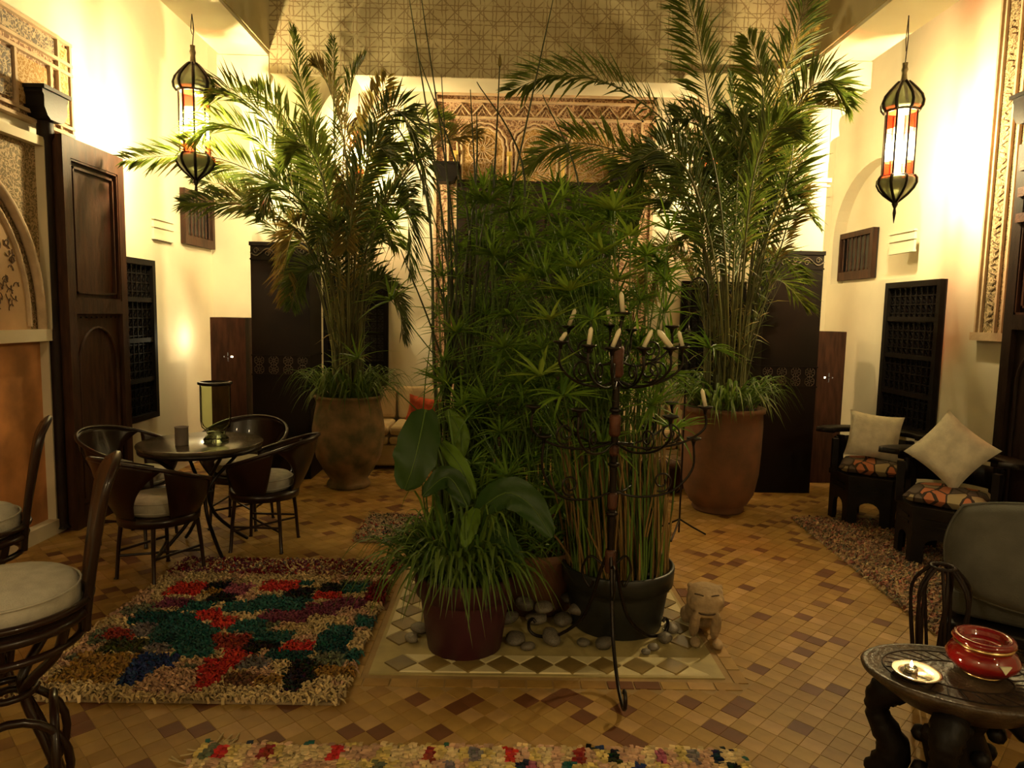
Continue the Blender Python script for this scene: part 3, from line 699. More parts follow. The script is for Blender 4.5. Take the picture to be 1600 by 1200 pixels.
# ================================================================ round table and its four chairs
def round_cushion(r, h, label, group, p, m=FABRIC):
    t = thing('seat_cushion', label, 'cushion', p, random.uniform(0, 6), group)
    prof = [(0, 0), (r*.9, .0), (r*.985, h*.2), (r, h*.45), (r*.985, h*.75), (r*.88, h*.97), (r*.5, h*1.05), (0, h*1.08)]
    MB().lathe(prof, 32).build('pad', m, t)
    g = MB()
    for z in (h*.22, h*.78): g.tube([(r*.99*math.cos(i*PI/16), r*.99*math.sin(i*PI/16), z) for i in range(32)], .004, 5, closed=True)
    g.build('piping', m, t); return t
tb = thing('round_table', 'round stone topped table on scrolled iron legs holding a hurricane glass', 'table', (-1.97, 4.50, 0))
TH = .735
bevel(MB().lathe([(.0, TH-.03), (.375, TH-.03), (.385, TH-.018), (.385, TH-.004), (.372, TH), (0, TH)], 40).build('table_top', mat('polished_stone_top', (.075, .06, .04), .18, .5, 9, .03, 40), tb), .002)
MB().lathe([(.36, TH-.055), (.375, TH-.055), (.378, TH-.028), (.36, TH-.028)], 40).build('rim_band', IRON, tb)
for k in range(4):
    a = PI/4+k*PI/2; c, s = math.cos(a), math.sin(a)
    pts = bez([(r*c, r*s, z) for r, z in ((.32, TH-.05), (.2, .58), (.05, .42), (.07, .25), (.20, .10), (.30, .015))], 20)
    MB().tube(pts, .012, 7).build('leg', IRON, tb)
MB().tube([(.06*math.cos(i*PI/8), .06*math.sin(i*PI/8), .40) for i in range(16)], .009, 6, closed=True).build('collar', IRON, tb)
def tub_chair():
    t = thing('tub_chair', '', 'chair')
    rs, zs_ = .215, .40
    MB().lathe([(rs-.012, zs_-.05), (rs+.008, zs_-.05), (rs+.012, zs_), (rs-.012, zs_)], 32).lathe([(0, zs_-.012), (rs-.01, zs_-.012), (rs-.01, zs_-.004), (0, zs_-.004)], 32).build('seat_ring', LEATHER, t)
    for (x, y) in ((-.15, -.15), (.15, -.15), (-.15, .15), (.15, .15)):
        MB().tube([(x*.95, y*.95, zs_-.03), (x*1.05, y*1.05, .2), (x*1.12, y*1.12, .012), (x*1.14, y*1.14, .0)], [.014, .012, .011, .015], 7).build('leg', LEATHER, t)
    for a, b in (((-.155, -.155), (.155, .155)), ((-.155, .155), (.155, -.155))):
        MB().tube([(a[0], a[1], .14), (b[0], b[1], .14+.012*(a[1] > 0))], .008, 6).build('stretcher', LEATHER, t)
    for x in (-.16, .16): MB().tube([(x, -.16, .17), (x, .16, .17)], .008, 6).build('stretcher', LEATHER, t)
    # rim: a slanting hoop, high at the back (-y), low at the open front
    A = math.radians(122)
    def rim(th):     # th measured from the back (-y)
        f = (1-math.cos(th))/2; r = .330-.030*f; return Vector((r*math.sin(th), -r*math.cos(th)-.03*(1-f), .765-.22*f))
    MB().tube([rim(-A+2*A*i/40) for i in range(41)], .0125, 7).build('back_rim', LEATHER, t)
    def seat(th): return Vector((rs*1.03*math.sin(th), -rs*1.03*math.cos(th), zs_-.01))
    def panel(lo0, hi0, lo1, hi1, pw):
        def f(u, v):
            v2 = v; e = v2**pw; a0 = lo0+(lo1-lo0)*e; a1 = hi0+(hi1-hi0)*e; th = math.radians(a0+(a1-a0)*u)
            p = seat(th).lerp(rim(th), v2); bow = .02*math.sin(PI*v2); p.x += math.sin(th)*bow; p.y -= math.cos(th)*bow; return p
        g = MB().grid(12, 12, f); o = g.build('back_panel', LEATHER, t); m = o.modifiers.new('thickness', 'SOLIDIFY'); m.thickness = .007; return o
    panel(-22, 22, -62, 62, 1.6); panel(70, 118, 62.5, 121, .5); panel(-118, -70, -121, -62.5, .5)
    return t
tc0 = tub_chair()
CH_ = [((-2.03, 4.05), math.radians(-28), 'brown lacquered tub chair nearest the camera with its back turned'),
       ((-2.50, 4.70), math.radians(-98), 'brown lacquered tub chair on the left of the table beside the door leaf'),
       ((-1.60, 4.62), math.radians(88), 'brown lacquered tub chair on the right of the table near the left palm'),
       ((-1.93, 5.08), math.radians(178), 'brown lacquered tub chair behind the round table')]
for i, (p, rz, lab) in enumerate(CH_):
    o = tc0 if i == 0 else copytree(tc0)
    o.location = (p[0], p[1], 0); o.rotation_euler.z = rz; o['label'] = lab; o['group'] = 'tub chairs round the stone topped table'
    round_cushion(.185, .10, 'pale grey cushion on the '+lab.replace('brown lacquered ', '').replace(' with its back turned', '').replace(' beside the door leaf', '').replace(' near the left palm', ''), 'round cushions on the tub chairs', (p[0], p[1], .402))
# hurricane glass and candle cup
GLS = bpy.data.materials.new('green_glass'); t_, N_, Lk = nt(GLS); b_ = N_['Principled BSDF']; b_.inputs['Base Color'].default_value = (.80, .90, .74, 1); b_.inputs['Transmission Weight'].default_value = 1; b_.inputs['Roughness'].default_value = .04; b_.inputs['IOR'].default_value = 1.35
CLEARG = bpy.data.materials.new('clear_green_glass'); t_, N_, Lk = nt(CLEARG); tr_g = N_.new('ShaderNodeBsdfTransparent'); tr_g.inputs[0].default_value = (.88, .92, .80, 1); gl_g = N_.new('ShaderNodeBsdfGlossy'); gl_g.inputs['Roughness'].default_value = .04; lw_ = N_.new('ShaderNodeLayerWeight'); lw_.inputs[0].default_value = .06; mx_ = N_.new('ShaderNodeMixShader'); Lk.new(lw_.outputs['Fresnel'], mx_.inputs[0]); Lk.new(tr_g.outputs[0], mx_.inputs[1]); Lk.new(gl_g.outputs[0], mx_.inputs[2]); Lk.new(mx_.outputs[0], N_['Material Output'].inputs[0])
hz = thing('hurricane_glass', 'tall clear hurricane glass with dark rim on the round table', 'glass', (-1.87, 4.50, TH))
MB().lathe([(.0, .004), (.072, 0), (.078, .02), (.055, .05), (.062, .075), (.088, .10), (.094, .14), (.094, .37), (.100, .385)], 32).lathe([(.095, .38), (.088, .36), (.088, .14), (.08, .11), (.05, .08), (0, .075)], 32).build('vase', CLEARG, hz)
MB().lathe([(.088, .372), (.106, .378), (.106, .392), (.086, .395), (.088, .372)], 32).build('rim', IRON, hz)
MB().lathe([(0, .0), (.075, .0), (.08, .018), (.05, .045), (.052, .065), (.0, .07)], 24).build('foot', GLS, hz)
cp = thing('candle_cup', 'small ribbed grey ceramic candle cup on the round table', 'cup', (-2.03, 4.36, TH))
MB().lathe([(0, 0), (.036, 0), (.040, .005), (.040, .112), (.043, .118), (.037, .118), (.035, .02), (0, .018)], 28).build('cup_body', GREYC, cp)

# ================================================================ bar stools
def bar_stool():
    t = thing('bar_stool', '', 'stool'); zr = .66; r = .215
    MB().tube([(r*math.cos(i*PI/20), r*math.sin(i*PI/20), zr) for i in range(40)], .016, 8, closed=True).build('seat_ring', LEATHER, t)
    MB().tube([(r*.93*math.cos(i*PI/20), r*.93*math.sin(i*PI/20), zr-.07) for i in range(40)], .012, 8, closed=True).build('lower_ring', LEATHER, t)
    MB().lathe([(0, zr), (r*.95, zr), (r*.95, zr+.012), (0, zr+.012)], 32).build('seat_plate', LEATHER, t)
    for k in range(4):
        a = PI/4+k*PI/2; c, s = math.cos(a), math.sin(a)
        pts = bez([(rr*math.cos(a+tw), rr*math.sin(a+tw), z) for rr, z, tw in ((r, zr, 0), (.17, .56, .05), (.07, .46, .1), (.06, .40, .1), (.13, .24, .1), (.21, .01, .1))], 20)
        MB().tube(pts, .015, 8).build('leg', LEATHER, t)
    MB().tube([(.075*math.cos(i*PI/8), .075*math.sin(i*PI/8), .43) for i in range(16)], .011, 7, closed=True).build('waist_ring', LEATHER, t)
    for k in range(4):      # loops between the legs
        a = k*PI/2; R_ = Matrix.Rotation(a, 3, 'Z')
        pts = [R_ @ Vector((.115+.0*math.sin(u), .15*math.cos(u), .21+.17*math.sin(u))) for u in [2*PI*i/24 for i in range(24)]]
        MB().tube(pts, .013, 7, closed=True).build('hoop', LEATHER, t)
    # tall narrow back, curved round the seat, flaring outwards; local +x is the back
    A = math.radians(25)
    def f(u, v):
        w = (u-.5)*2; k = (1-(max(0, v-.78)/.22)**2)**.5 if v > .78 else 1
        th = A*w*(.78+.22*v)*max(k, .05); rad = r+.005+.095*v**1.3
        return Vector((rad*math.cos(th), rad*math.sin(th), zr-.06+.53*v))
    o = MB().grid(14, 22, f).build('back_panel', LEATHER, t); m = o.modifiers.new('thickness', 'SOLIDIFY'); m.thickness = .012
    edge = [f(0, v/20) for v in range(21)]+[f(1, 1-v/20) for v in range(21)]
    MB().tube(edge, .013, 7).build('back_rim', LEATHER, t)
    MB().tube([(r*1.07*math.cos(a), r*1.07*math.sin(a), zr+.045) for a in [2*PI*i/36 for i in range(36)]], .011, 7, closed=True).build('guard_ring', LEATHER, t)
    return t
bs = bar_stool()
for i, (p, rz, lab) in enumerate((((-1.49, 2.02), math.radians(34), 'near brown lacquered bar stool with scrolled hoop legs at the left edge'),
                                  ((-2.16, 2.72), math.radians(34), 'farther brown lacquered bar stool behind the near one at the left edge'))):
    o = bs if i == 0 else copytree(bs); o.location = (p[0], p[1], 0); o.rotation_euler.z = rz; o['label'] = lab; o['group'] = 'bar stools at the left edge'
    round_cushion(.205, .10, 'round pale grey cushion on the '+lab.split(' brown')[0]+' bar stool', 'round cushions on the bar stools', (p[0], p[1], .674))

# ================================================================ armchairs
def floral_mat():
    m = bpy.data.materials.new('floral_print'); t, N, L = nt(m); b = N['Principled BSDF']; tc = N.new('ShaderNodeTexCoord')
    v = N.new('ShaderNodeTexVoronoi'); v.inputs['Scale'].default_value = 11; mp = N.new('ShaderNodeMapping'); mp.inputs['Scale'].default_value = (1, .55, .8); mp.inputs['Rotation'].default_value = (0, 0, .6)
    L.new(tc.outputs['Object'], mp.inputs[0]); L.new(mp.outputs[0], v.inputs[0])
    r = N.new('ShaderNodeValToRGB'); r.color_ramp.interpolation = 'CONSTANT'; sp = N.new('ShaderNodeSeparateColor'); L.new(v.outputs['Color'], sp.inputs[0]); L.new(sp.outputs[0], r.inputs[0])
    e = r.color_ramp.elements; e[0].color = (.30, .24, .13, 1); e[1].position = .25; e[1].color = (.42, .14, .06, 1)
    for p, c in ((.5, (.10, .075, .06)), (.68, (.36, .19, .09)), (.84, (.07, .045, .03))): q = e.new(p); q.color = (*c, 1)
    v2 = N.new('ShaderNodeTexVoronoi'); v2.feature = 'DISTANCE_TO_EDGE'; v2.inputs['Scale'].default_value = 11; L.new(mp.outputs[0], v2.inputs[0])
    lt = N.new('ShaderNodeMath'); lt.operation = 'LESS_THAN'; lt.inputs[1].default_value = .055; L.new(v2.outputs[0], lt.inputs[0])
    mx = N.new('ShaderNodeMixRGB'); L.new(lt.outputs[0], mx.inputs[0]); L.new(r.outputs[0], mx.inputs[1]); mx.inputs[2].default_value = (.03, .018, .012, 1)
    L.new(mx.outputs[0], b.inputs['Base Color']); b.inputs['Roughness'].default_value = .9; return m
FLORAL = floral_mat()
def armchair():
    t = thing('carved_armchair', '', 'armchair')       # front is -y
    # drum base of six faces with arched feet
    n = 6; R_ = .30
    def vtx(k, z, r=R_): a = math.radians(-90-30+60*k); return (r*math.cos(a), r*math.sin(a)*.95, z)
    for k in range(n):
        p0, p1 = Vector(vtx(k, 0)), Vector(vtx(k+1, 0)); u = (p1-p0); w = u.length; u.normalize(); nn = Vector((u.y, -u.x, 0))
        M = Matrix(((u.x, nn.x, 0, p0.x), (u.y, nn.y, 0, p0.y), (0, 0, 1, 0), (0, 0, 0, 1)))
        g = MB(); ft = w*.24; zc = .13; rr = w/2-ft
        pts = [(ft+rr-rr*math.cos(PI*i/8), zc+rr*.9*math.sin(PI*i/8)) for i in range(9)]
        g.bx(0, ft, -.03, 0, 0, .36, M=M).bx(w-ft, w, -.03, 0, 0, .36, M=M)
        for i in range(8):
            (a0, b0), (a1, b1) = pts[i], pts[i+1]; g.prism([(a0, b0), (a1, b1), (a1, .36), (a0, .36)], 'y', -.03, 0, M=M)
        g.bx(w*.2, w*.8, 0, .008, .27, .285, M=M).bx(w*.2, w*.8, 0, .008, .31, .325, M=M)
        g.build('base_panel', BWOOD, t)
    top = [(vtx(k, 0, R_+.015)[0], vtx(k, 0, R_+.015)[1]) for k in range(n)]
    bevel(MB().prism(top, 'z', .36, .40).build('seat_board', BWOOD, t), .006)
    # three posts and back boards rising from rear corners
    for a in (150, 90, 30, 200, -20):
        a_ = math.radians(a); x, y = .29*math.cos(a_), .27*math.sin(a_)
        MB().bx(-.022, .022, -.022, .022, .39, .66, M=Matrix.Translation((x, y, 0)) @ Matrix.Rotation(a_, 4, 'Z')).build('post', BWOOD, t)
    # wide curved rail, tips turned up
    def rail(u, v):
        th = math.radians(-35+250*u); e = abs(u-.5)*2; r = .27+.10*v+.03*e**3; return Vector((r*1.12*math.cos(th), r*math.sin(th), .68+.035*e**4+.01*v))
    o = MB().grid(36, 4, rail).build('top_rail', BWOOD, t); m = o.modifiers.new('thickness', 'SOLIDIFY'); m.thickness = .035
    def apron(u, v):
        th = math.radians(20+140*u); return Vector((.30*1.05*math.cos(th), .285*math.sin(th), .50+.15*v))
    o = MB().grid(20, 3, apron).build('back_board', BWOOD, t); m = o.modifiers.new('thickness', 'SOLIDIFY'); m.thickness = .02
    g = MB()
    for q in range(3):
        th = math.radians(55+35*q); c = Vector((.285*1.05*math.cos(th), .272*math.sin(th), .575)); uu = Vector((-math.sin(th), math.cos(th), 0))
        for rr in (.03, .05): g.tube([c+uu*rr*math.cos(i*PI/8)+Vector((0, 0, rr*math.sin(i*PI/8))) for i in range(16)], .004, 4, closed=True)
    g.build('carved_roundels', RWOOD, t)
    return t
def seat_pad(w, d, h, label, p, rz):
    t = MB()
    prof = 18
    def f(s):
        def q(u, v):
            x = (u-.5)*2; y = (v-.5)*2; k = max(0, (1-x**6)*(1-y**6))
            return (x*w/2*(1-.12*y*y*0), y*d/2, h/2+s*h/2*k**.5+.006*math.sin(5*x+3*y)*k)
        return q
    t.grid(prof, prof, f(1)); t.grid(prof, prof, f(-1)); o = t.build('seat_cushion', FLORAL, None, p, rz); tag(o, label, 'cushion', 'floral cushions on the carved armchairs'); return o
ac = armchair()
for i, (p, rz, lab) in enumerate((((2.98, 5.42), math.radians(-30), 'black carved wooden armchair nearer the right pillar'), ((3.0, 4.50), math.radians(-42), 'black carved wooden armchair under the right wall beside the door leaf'))):
    o = ac if i == 0 else copytree(ac); o.location = (p[0], p[1], 0); o.rotation_euler.z = rz; o['label'] = lab; o['group'] = 'carved armchairs by the right wall'
    seat_pad(.46, .42, .10, 'orange and brown floral seat cushion on the '+('far' if i == 0 else 'near')+' carved armchair', (p[0], p[1], .40), rz)
o = pillow_mesh(.40, .38, .07).build('pillow', WHITEF); place(o, Matrix.Translation((3.02, 5.50, .68)) @ Matrix.Rotation(math.radians(-22), 4, 'Z') @ Matrix.Rotation(-.28, 4, 'X') @ Matrix.Rotation(.10, 4, 'Y')); tag(o, 'square cream pillow upright on the far carved armchair', 'pillow', 'cream pillows on the carved armchairs')
o = pillow_mesh(.40, .40, .07).build('pillow', WHITEF); place(o, Matrix.Translation((3.05, 4.58, .74)) @ Matrix.Rotation(math.radians(-35), 4, 'Z') @ Matrix.Rotation(-.22, 4, 'X') @ Matrix.Rotation(.66, 4, 'Y')); tag(o, 'cream pillow standing on one corner on the near carved armchair', 'pillow', 'cream pillows on the carved armchairs')

# --- grey lounge chair, lattice side
gc = thing('lounge_chair', 'grey linen lounge chair with rounded back cushion at the right edge', 'armchair', (2.33, 2.84, 0), math.radians(-36))
def gb(s):
    def q(u, v):
        x = (u-.5)*2; y = (v-.5)*2; k = max(0, (1-abs(x)**3.5)*(1-abs(y)**3.5))
        e = .90-.10*abs(y)
        return (x*.36*(1-.16*(y*y)), s*.085*k**.5, y*.235*(1-.20*x*x))
    return q
Mg = Matrix.Translation((0, -.02, .60)) @ Matrix.Rotation(-.16, 4, 'X')
g = MB().grid(24, 18, gb(1)).grid(24, 18, gb(-1)); g.v = [tuple(Mg @ Vector(p)) for p in g.v]; g.build('back_cushion', GREYF, gc)
edge = [Mg @ Vector(gb(1)(u, v)) for u, v in [(i/24, 0) for i in range(24)]+[(1, i/18) for i in range(18)]+[(1-i/24, 1) for i in range(24)]+[(0, 1-i/18) for i in range(18)]]
MB().tube(edge, .006, 5, closed=True).build('piping', GREYF, gc)
bevel(MB().bx(-.33, .33, 0.06, .62, .25, .38).build('seat_cushion', GREYF, gc), .04, 3)
bevel(MB().bx(-.34, .34, -.02, .62, .19, .245).build('seat_frame', BWOOD, gc), .01)
for x in (-.31, .31):
    for y in (.02, .58): MB().tube([(x, y, .2), (x*1.05, y, 0)], [.025, .018], 8).build('leg', BWOOD, gc)
bk = thing('twig_stand', 'dark bent twig stand between the right rug and the side table', 'stand', (1.86, 2.78, 0))
for k in range(14):
    a = 2*PI*k/14; tw = .55*(1 if k % 2 else -1)
    pts = bez([(r*math.cos(a+tw*q), r*math.sin(a+tw*q), z) for r, z, q in ((.075, 0, 0), (.085, .18, .15), (.105, .36, .3), (.105, .50, .5), (.04, .59, .8))], 14)
    MB().tube(pts, .007, 6).build('twig', DWOOD, bk)
for z, r in ((.02, .078), (.585, .045)): MB().tube([(r*math.cos(i*PI/10), r*math.sin(i*PI/10), z) for i in range(20)], .008, 6, closed=True).build('ring', DWOOD, bk)

# --- side table with carved elephant-like supports, bowl, dish, tealight
st = thing('side_table', 'oval dark carved side table on knobbly carved legs at the lower right', 'table', (1.525, 2.14, 0), math.radians(-20)); sh = .455
SX, SY = 1.42, 1.0
MB().lathe([(0, sh-.10), (.13, sh-.10), (.185, sh-.045), (.208, sh-.02), (.212, sh-.006), (.206, sh), (.197, sh), (.193, sh-.004), (0, sh-.004)], 48, sx=SX, sy=SY).build('table_top', mat('carved_dark_top', (.060, .040, .024), .38, .45, 16, .5, 70), st)
g = MB()
for q in (.165, .10): g.tube([(q*SX*math.cos(i*PI/24), q*SY*math.sin(i*PI/24), sh-.003) for i in range(48)], .0025, 4, closed=True)
for k in range(28):
    a = 2*PI*k/28; g.tube([(.105*SX*math.cos(a), .105*SY*math.sin(a), sh-.003), (.16*SX*math.cos(a+.12), .16*SY*math.sin(a+.12), sh-.003)], .002, 4)
g.build('carved_rings', DWOOD, st)
for k in range(4):
    a = math.radians(160+90*k); c, s = math.cos(a), math.sin(a); pts = bez([(r*c*1.2, r*s, z) for r, z in ((.12, sh-.08), (.19, sh-.14), (.20, .24), (.15, .12), (.20, .02))], 26)
    MB().tube(pts, [.040+.010*abs(math.sin(i*1.3))+.008*math.sin(i*.4) for i in range(27)], 10).build('carved_leg', BWOOD, st)
MB().lathe([(.10, 0), (.12, .04), (.08, .12), (.10, .2), (.07, .28), (.11, .36), (.12, sh-.1)], 20).build('stem', BWOOD, st)
for k in range(18):
    a = k*2.4; z = .04+.34*k/18; MB().lathe([(0, -.03), (.022, -.02), (.03, 0), (.022, .02), (0, .03)], 8, (.105*math.cos(a), .105*math.sin(a), z)).build('carved_knob', BWOOD, st)
bw = thing('red_bowl', 'glossy red lacquered bowl with brass rim on the side table', 'bowl', (1.60, 2.16, sh)); bw.scale = (.92, .92, .86)
MB().lathe([(0, .004), (.055, .004), (.085, .02), (.112, .05), (.116, .07), (.10, .098), (.078, .112)], 36).lathe([(.088, .122), (.10, .132), (.094, .146), (.078, .148), (.066, .135), (.06, .10), (0, .06)], 36).build('bowl_body', REDL, bw)
MB().lathe([(.076, .108), (.092, .112), (.094, .120), (.084, .126), (.074, .12), (.076, .108)], 36).build('brass_rim', BRASS, bw)
MB().lathe([(.05, 0), (.064, 0), (.066, .008), (.05, .010), (.05, 0)], 36).build('brass_foot', BRASS, bw)
MB().prism([(-.02, 0), (.02, 0), (0, -.03)], 'y', -.117, -.11, M=Matrix.Translation((0, 0, .085))).build('shell_inlay', mat('shell', (.7, .72, .5), .3, .1), bw)
ds = thing('silver_dish', 'shallow silver dish with a lit tealight on the side table', 'dish', (1.365, 2.13, sh))
MB().lathe([(0, .003), (.04, .001), (.066, .010), (.074, .018), (.070, .020), (.04, .008), (0, .006)], 36).build('dish_body', SILVER, ds)
tl = thing('tealight', 'small glowing tealight in the silver dish', 'candle', (1.36, 2.15, sh+.008))
MB().lathe([(0, 0), (.019, 0), (.020, .014), (.018, .014), (.017, .011), (0, .011)], 20).build('cup_body', SILVER, tl)
MB().lathe([(0, .012), (.005, .018), (.004, .027), (0, .036)], 10).build('flame', emit('flame', (1, .7, .3), 40), tl)
ld = bpy.data.lights.new('tealight_light', 'POINT'); ld.energy = .6; ld.color = (1, .72, .36); ld.shadow_soft_size = .01
lo = bpy.data.objects.new('tealight_light', ld); COL.objects.link(lo); lo.parent = tl; lo.location = (0, 0, .045)
# ================================================================ RUGS
PILE = colmat('rag_pile', .95, .28)
RUGB = mat('rug_backing', (.30, .22, .12), .95, .2, 12, .4, 80)
def rag_rug(label, x0, x1, y0, y1, colf, sp=.017, ln=.032, hh=.022, flat=False, rz=0, wob=.012, seed=1):
    R_ = random.Random(seed); t = thing('rag_rug', label, 'rug', ((x0+x1)/2, (y0+y1)/2, 0), rz); cx, cy = (x0+x1)/2, (y0+y1)/2
    MB().bx(x0-cx, x1-cx, y0-cy, y1-cy, .003, .014).build('backing', RUGB, t)
    g = MB(); ny = int((y1-y0)/sp); nx = int((x1-x0)/sp)
    ca, sa = math.cos(rz), math.sin(rz)
    for j in range(ny+1):
        for i in range(nx+1):
            x = x0-cx+i*sp+R_.uniform(-.5, .5)*sp; y = y0-cy+j*sp+R_.uniform(-.5, .5)*sp
            if i in (0, nx): x += R_.uniform(-wob, wob)
            if j in (0, ny): y += R_.uniform(-wob, wob)
            wx, wy = cx+x*ca-y*sa, cy+x*sa+y*ca
            c = colf(wx, wy, R_)
            k = R_.uniform(.75, 1.25); c = tuple(min(1, max(0, q*k+R_.uniform(-.012, .012))) for q in c)
            a = R_.gauss(0, .7)+(PI if R_.random() < .5 else 0) if not flat else PI/2+R_.gauss(0, .25)
            l = ln*R_.uniform(.6, 1.2); w = (.0045 if not flat else .008)*R_.uniform(.8, 1.5); d = Vector((math.cos(a), math.sin(a), 0)); n = Vector((-d.y, d.x, 0))
            p = Vector((x, y, .012)); h = hh*R_.uniform(.5, 1.1)
            q0 = p-d*l*.3; q1 = p+Vector((0, 0, h)); q2 = p+d*l*.5+Vector((0, 0, h*.75)); q3 = p+d*l*.85+Vector((0, 0, h*.2))
            g.add([q0-n*w, q0+n*w, q1-n*w, q1+n*w, q2-n*w, q2+n*w, q3-n*w*.7, q3+n*w*.7], [(0,1,3,2),(2,3,5,4),(4,5,7,6)], False, 0, c)
    o = g.build('pile', PILE, t); o['kind'] = 'stuff'; return t
RED, TEAL, BLK_, PUR, PNK, CRM, GLD, BLU, GRY, DTL, MAR, DRD, OLK, PCR, GRG, BRN = (.42,.03,.022),(.022,.085,.075),(.013,.012,.012),(.15,.035,.065),(.30,.085,.12),(.46,.34,.17),(.24,.13,.03),(.02,.035,.12),(.14,.12,.12),(.012,.05,.045),(.13,.008,.012),(.22,.03,.02),(.04,.042,.015),(.44,.27,.17),(.12,.13,.08),(.13,.06,.03)
BL = [(292,919,28,10,RED),(340,915,18,6,BLK_),(335,923,14,5,GLD),(350,932,22,9,BLK_),(370,921,20,10,PNK),(272,941,24,8,PUR),(310,946,24,8,TEAL),(375,947,30,9,TEAL),(325,960,22,9,RED),(347,973,18,9,RED),(238,965,35,11,DTL),(275,975,35,18,TEAL),(222,982,22,12,GRY),(188,989,26,8,DRD),(265,995,28,12,DTL),(305,993,32,20,TEAL),(310,1012,30,14,TEAL),(195,1008,35,11,OLK),(250,1010,20,8,GRY),(357,1002,32,12,DRD),(367,1028,22,15,RED),(332,1046,25,18,RED),(318,1066,14,9,RED),(245,1030,35,10,BLU),(217,1050,22,12,BLU),(200,1062,14,8,BLU),(150,1042,50,22,GLD),(270,1062,50,18,PCR),(385,977,24,10,TEAL),(395,1010,14,12,BLK_),(375,1060,24,10,BRN),(440,915,32,8,RED),(477,911,12,4,TEAL),(467,926,25,9,BLK_),(520,918,20,7,BLK_),(555,918,20,7,TEAL),(512,930,22,6,RED),(592,922,18,16,MAR),(437,942,45,12,TEAL),(445,962,38,10,PUR),(500,951,30,9,PUR),(542,941,30,9,PUR),(405,975,12,10,TEAL),(575,970,18,8,TEAL),(425,994,32,9,TEAL),(530,985,22,9,TEAL),(520,1002,26,16,DTL),(465,1009,26,8,RED),(415,1007,25,6,BLK_),(450,1022,34,9,DTL),(475,1045,26,18,BLK_),(460,1068,14,12,BLK_),(517,1028,28,10,GRG),(555,1022,18,9,TEAL),(512,1047,45,8,GLD),(420,1062,22,8,GLD),(395,1035,26,9,GRY)]
BLG = []
for (px, py, sx, sy, c) in BL:
    p = gnd(px, py, .03); q = gnd(px+sx, py, .03); r = gnd(px, py-sy, .03); BLG.append((p.x, p.y, q.x-p.x, r.y-p.y, c))
def colA(x, y, R_):
    if y > 4.02:
        k = R_.random(); n = noise.noise(Vector((x*7, y*9, 3)))
        return (CRM if k < .35 else MAR if n > .08 else PUR if n > -.12 else DRD if k < .8 else GRY)
    best = None
    for (a, b, sx, sy, c) in BLG:
        d = max(abs(x-a)/sx, abs(y-b)/sy)+R_.uniform(-.12, .12)
        if d < 1 and (best is None or d < best[0]): best = (d, c)
    if best: return best[1]
    if y < 2.80: return CRM
    n = noise.noise(Vector((x*5, y*5, 1))); return CRM if n > -.15 else PCR if n > -.35 else GRG
rag_rug('shaggy rag rug with red teal and black patches left of the plants', -1.98, -.64, 2.68, 4.28, colA, .0125, .030, .026, seed=4)
def colB(x, y, R_):
    n = noise.cell(Vector((x*24+.3*math.sin(y*9), y*13, 5))); k = noise.cell(Vector((x*24+.3*math.sin(y*9)+40, y*13, 9)))
    if n < .52: return (CRM, (.55,.42,.22), PCR, (.48,.36,.12))[int(k*4) % 4]
    return (BLK_, TEAL, RED, PNK, GRG, BLU, DRD, PCR, (.012,.02,.035), GRY, (.45,.12,.06), CRM)[int(k*12) % 12]
rb = rag_rug('flat rag rug of small cream and dark patches at the bottom edge', -1.06, .90, 1.35, 2.40, colB, .0135, .03, .014, True, seed=5)
g = MB(); R_ = random.Random(2)
for k in range(26):
    y = -.50+1.0*R_.random(); x = -.98; a = R_.uniform(2.4, 3.8); l = R_.uniform(.05, .11)
    g.tube([(x, y, .008), (x+l*.5*math.cos(a), y+l*.5*math.sin(a), .010), (x+l*math.cos(a), y+l*math.sin(a)+.02, .005)], .003, 4)
for k in range(7): g.tube([(-.95+.01*k, .51, .01), (-.95+.012*k+R_.uniform(-.02, .02), .56+R_.random()*.05, .006)], .003, 4)
g.build('fringe', mat('cream_yarn', (.48, .36, .17), .9), rb)['kind'] = 'stuff'
def colC(x, y, R_):
    n = noise.noise(Vector((x*9, y*9, 7)))
    k = R_.random(); return ((.30,.17,.10) if k < .35 else (.26,.09,.06) if k < .55 and n > -.2 else (.10,.06,.04) if k < .72 else (.34,.24,.12) if k < .92 else (.12,.13,.09))
rag_rug('muted pink and brown shaggy rug under the carved armchairs', 2.30, 3.38, 3.05, 5.42, colC, .020, .036, .022, seed=6, rz=math.radians(-3))
def colD(x, y, R_):
    k = R_.random(); return (.28,.20,.12) if k < .5 else DRD if k < .6 else GRG if k < .8 else BLK_
rag_rug('small grey and red rag rug behind the aubergine pot', -1.02, -.35, 4.70, 5.35, colD, .02, .034, .02, seed=7)

# ================================================================ PLANTS
PALM = leafmat('palm_leaflet', (.075, .12, .016), (.17, .20, .03), .45)
PALMD = leafmat('palm_leaflet_dark', (.05, .085, .014), (.12, .15, .025), .4)
PALMY = leafmat('palm_leaflet_dry', (.22, .18, .04), (.28, .20, .05), .4)
RACH = mat('palm_stalk', (.11, .11, .03), .6, .3, 6, .1, rnd=.3)
SEDGE = leafmat('sedge_leaf', (.085, .18, .018), (.24, .38, .04), .5)
SEDGE_LIT = leafmat('sedge_leaf_lit', (.22, .34, .03), (.32, .42, .05), .4)  # lighter copy of the sedge leaf: light on the front heads put into colour
STEM = leafmat('sedge_stem', (.06, .12, .02), (.13, .21, .035), .2)
STEMY = leafmat('dry_stem', (.30, .17, .055), (.22, .15, .05), .2)
SPID = leafmat('spider_blade', (.06, .13, .015), (.16, .24, .035), .4)
BIG = leafmat('broad_leaf', (.030, .075, .014), (.05, .11, .018), .3)
REED = leafmat('reed_stalk_skin', (.03, .045, .012), (.05, .06, .018), .1)
CANOPY_UP = Vector((0, 0, 1))
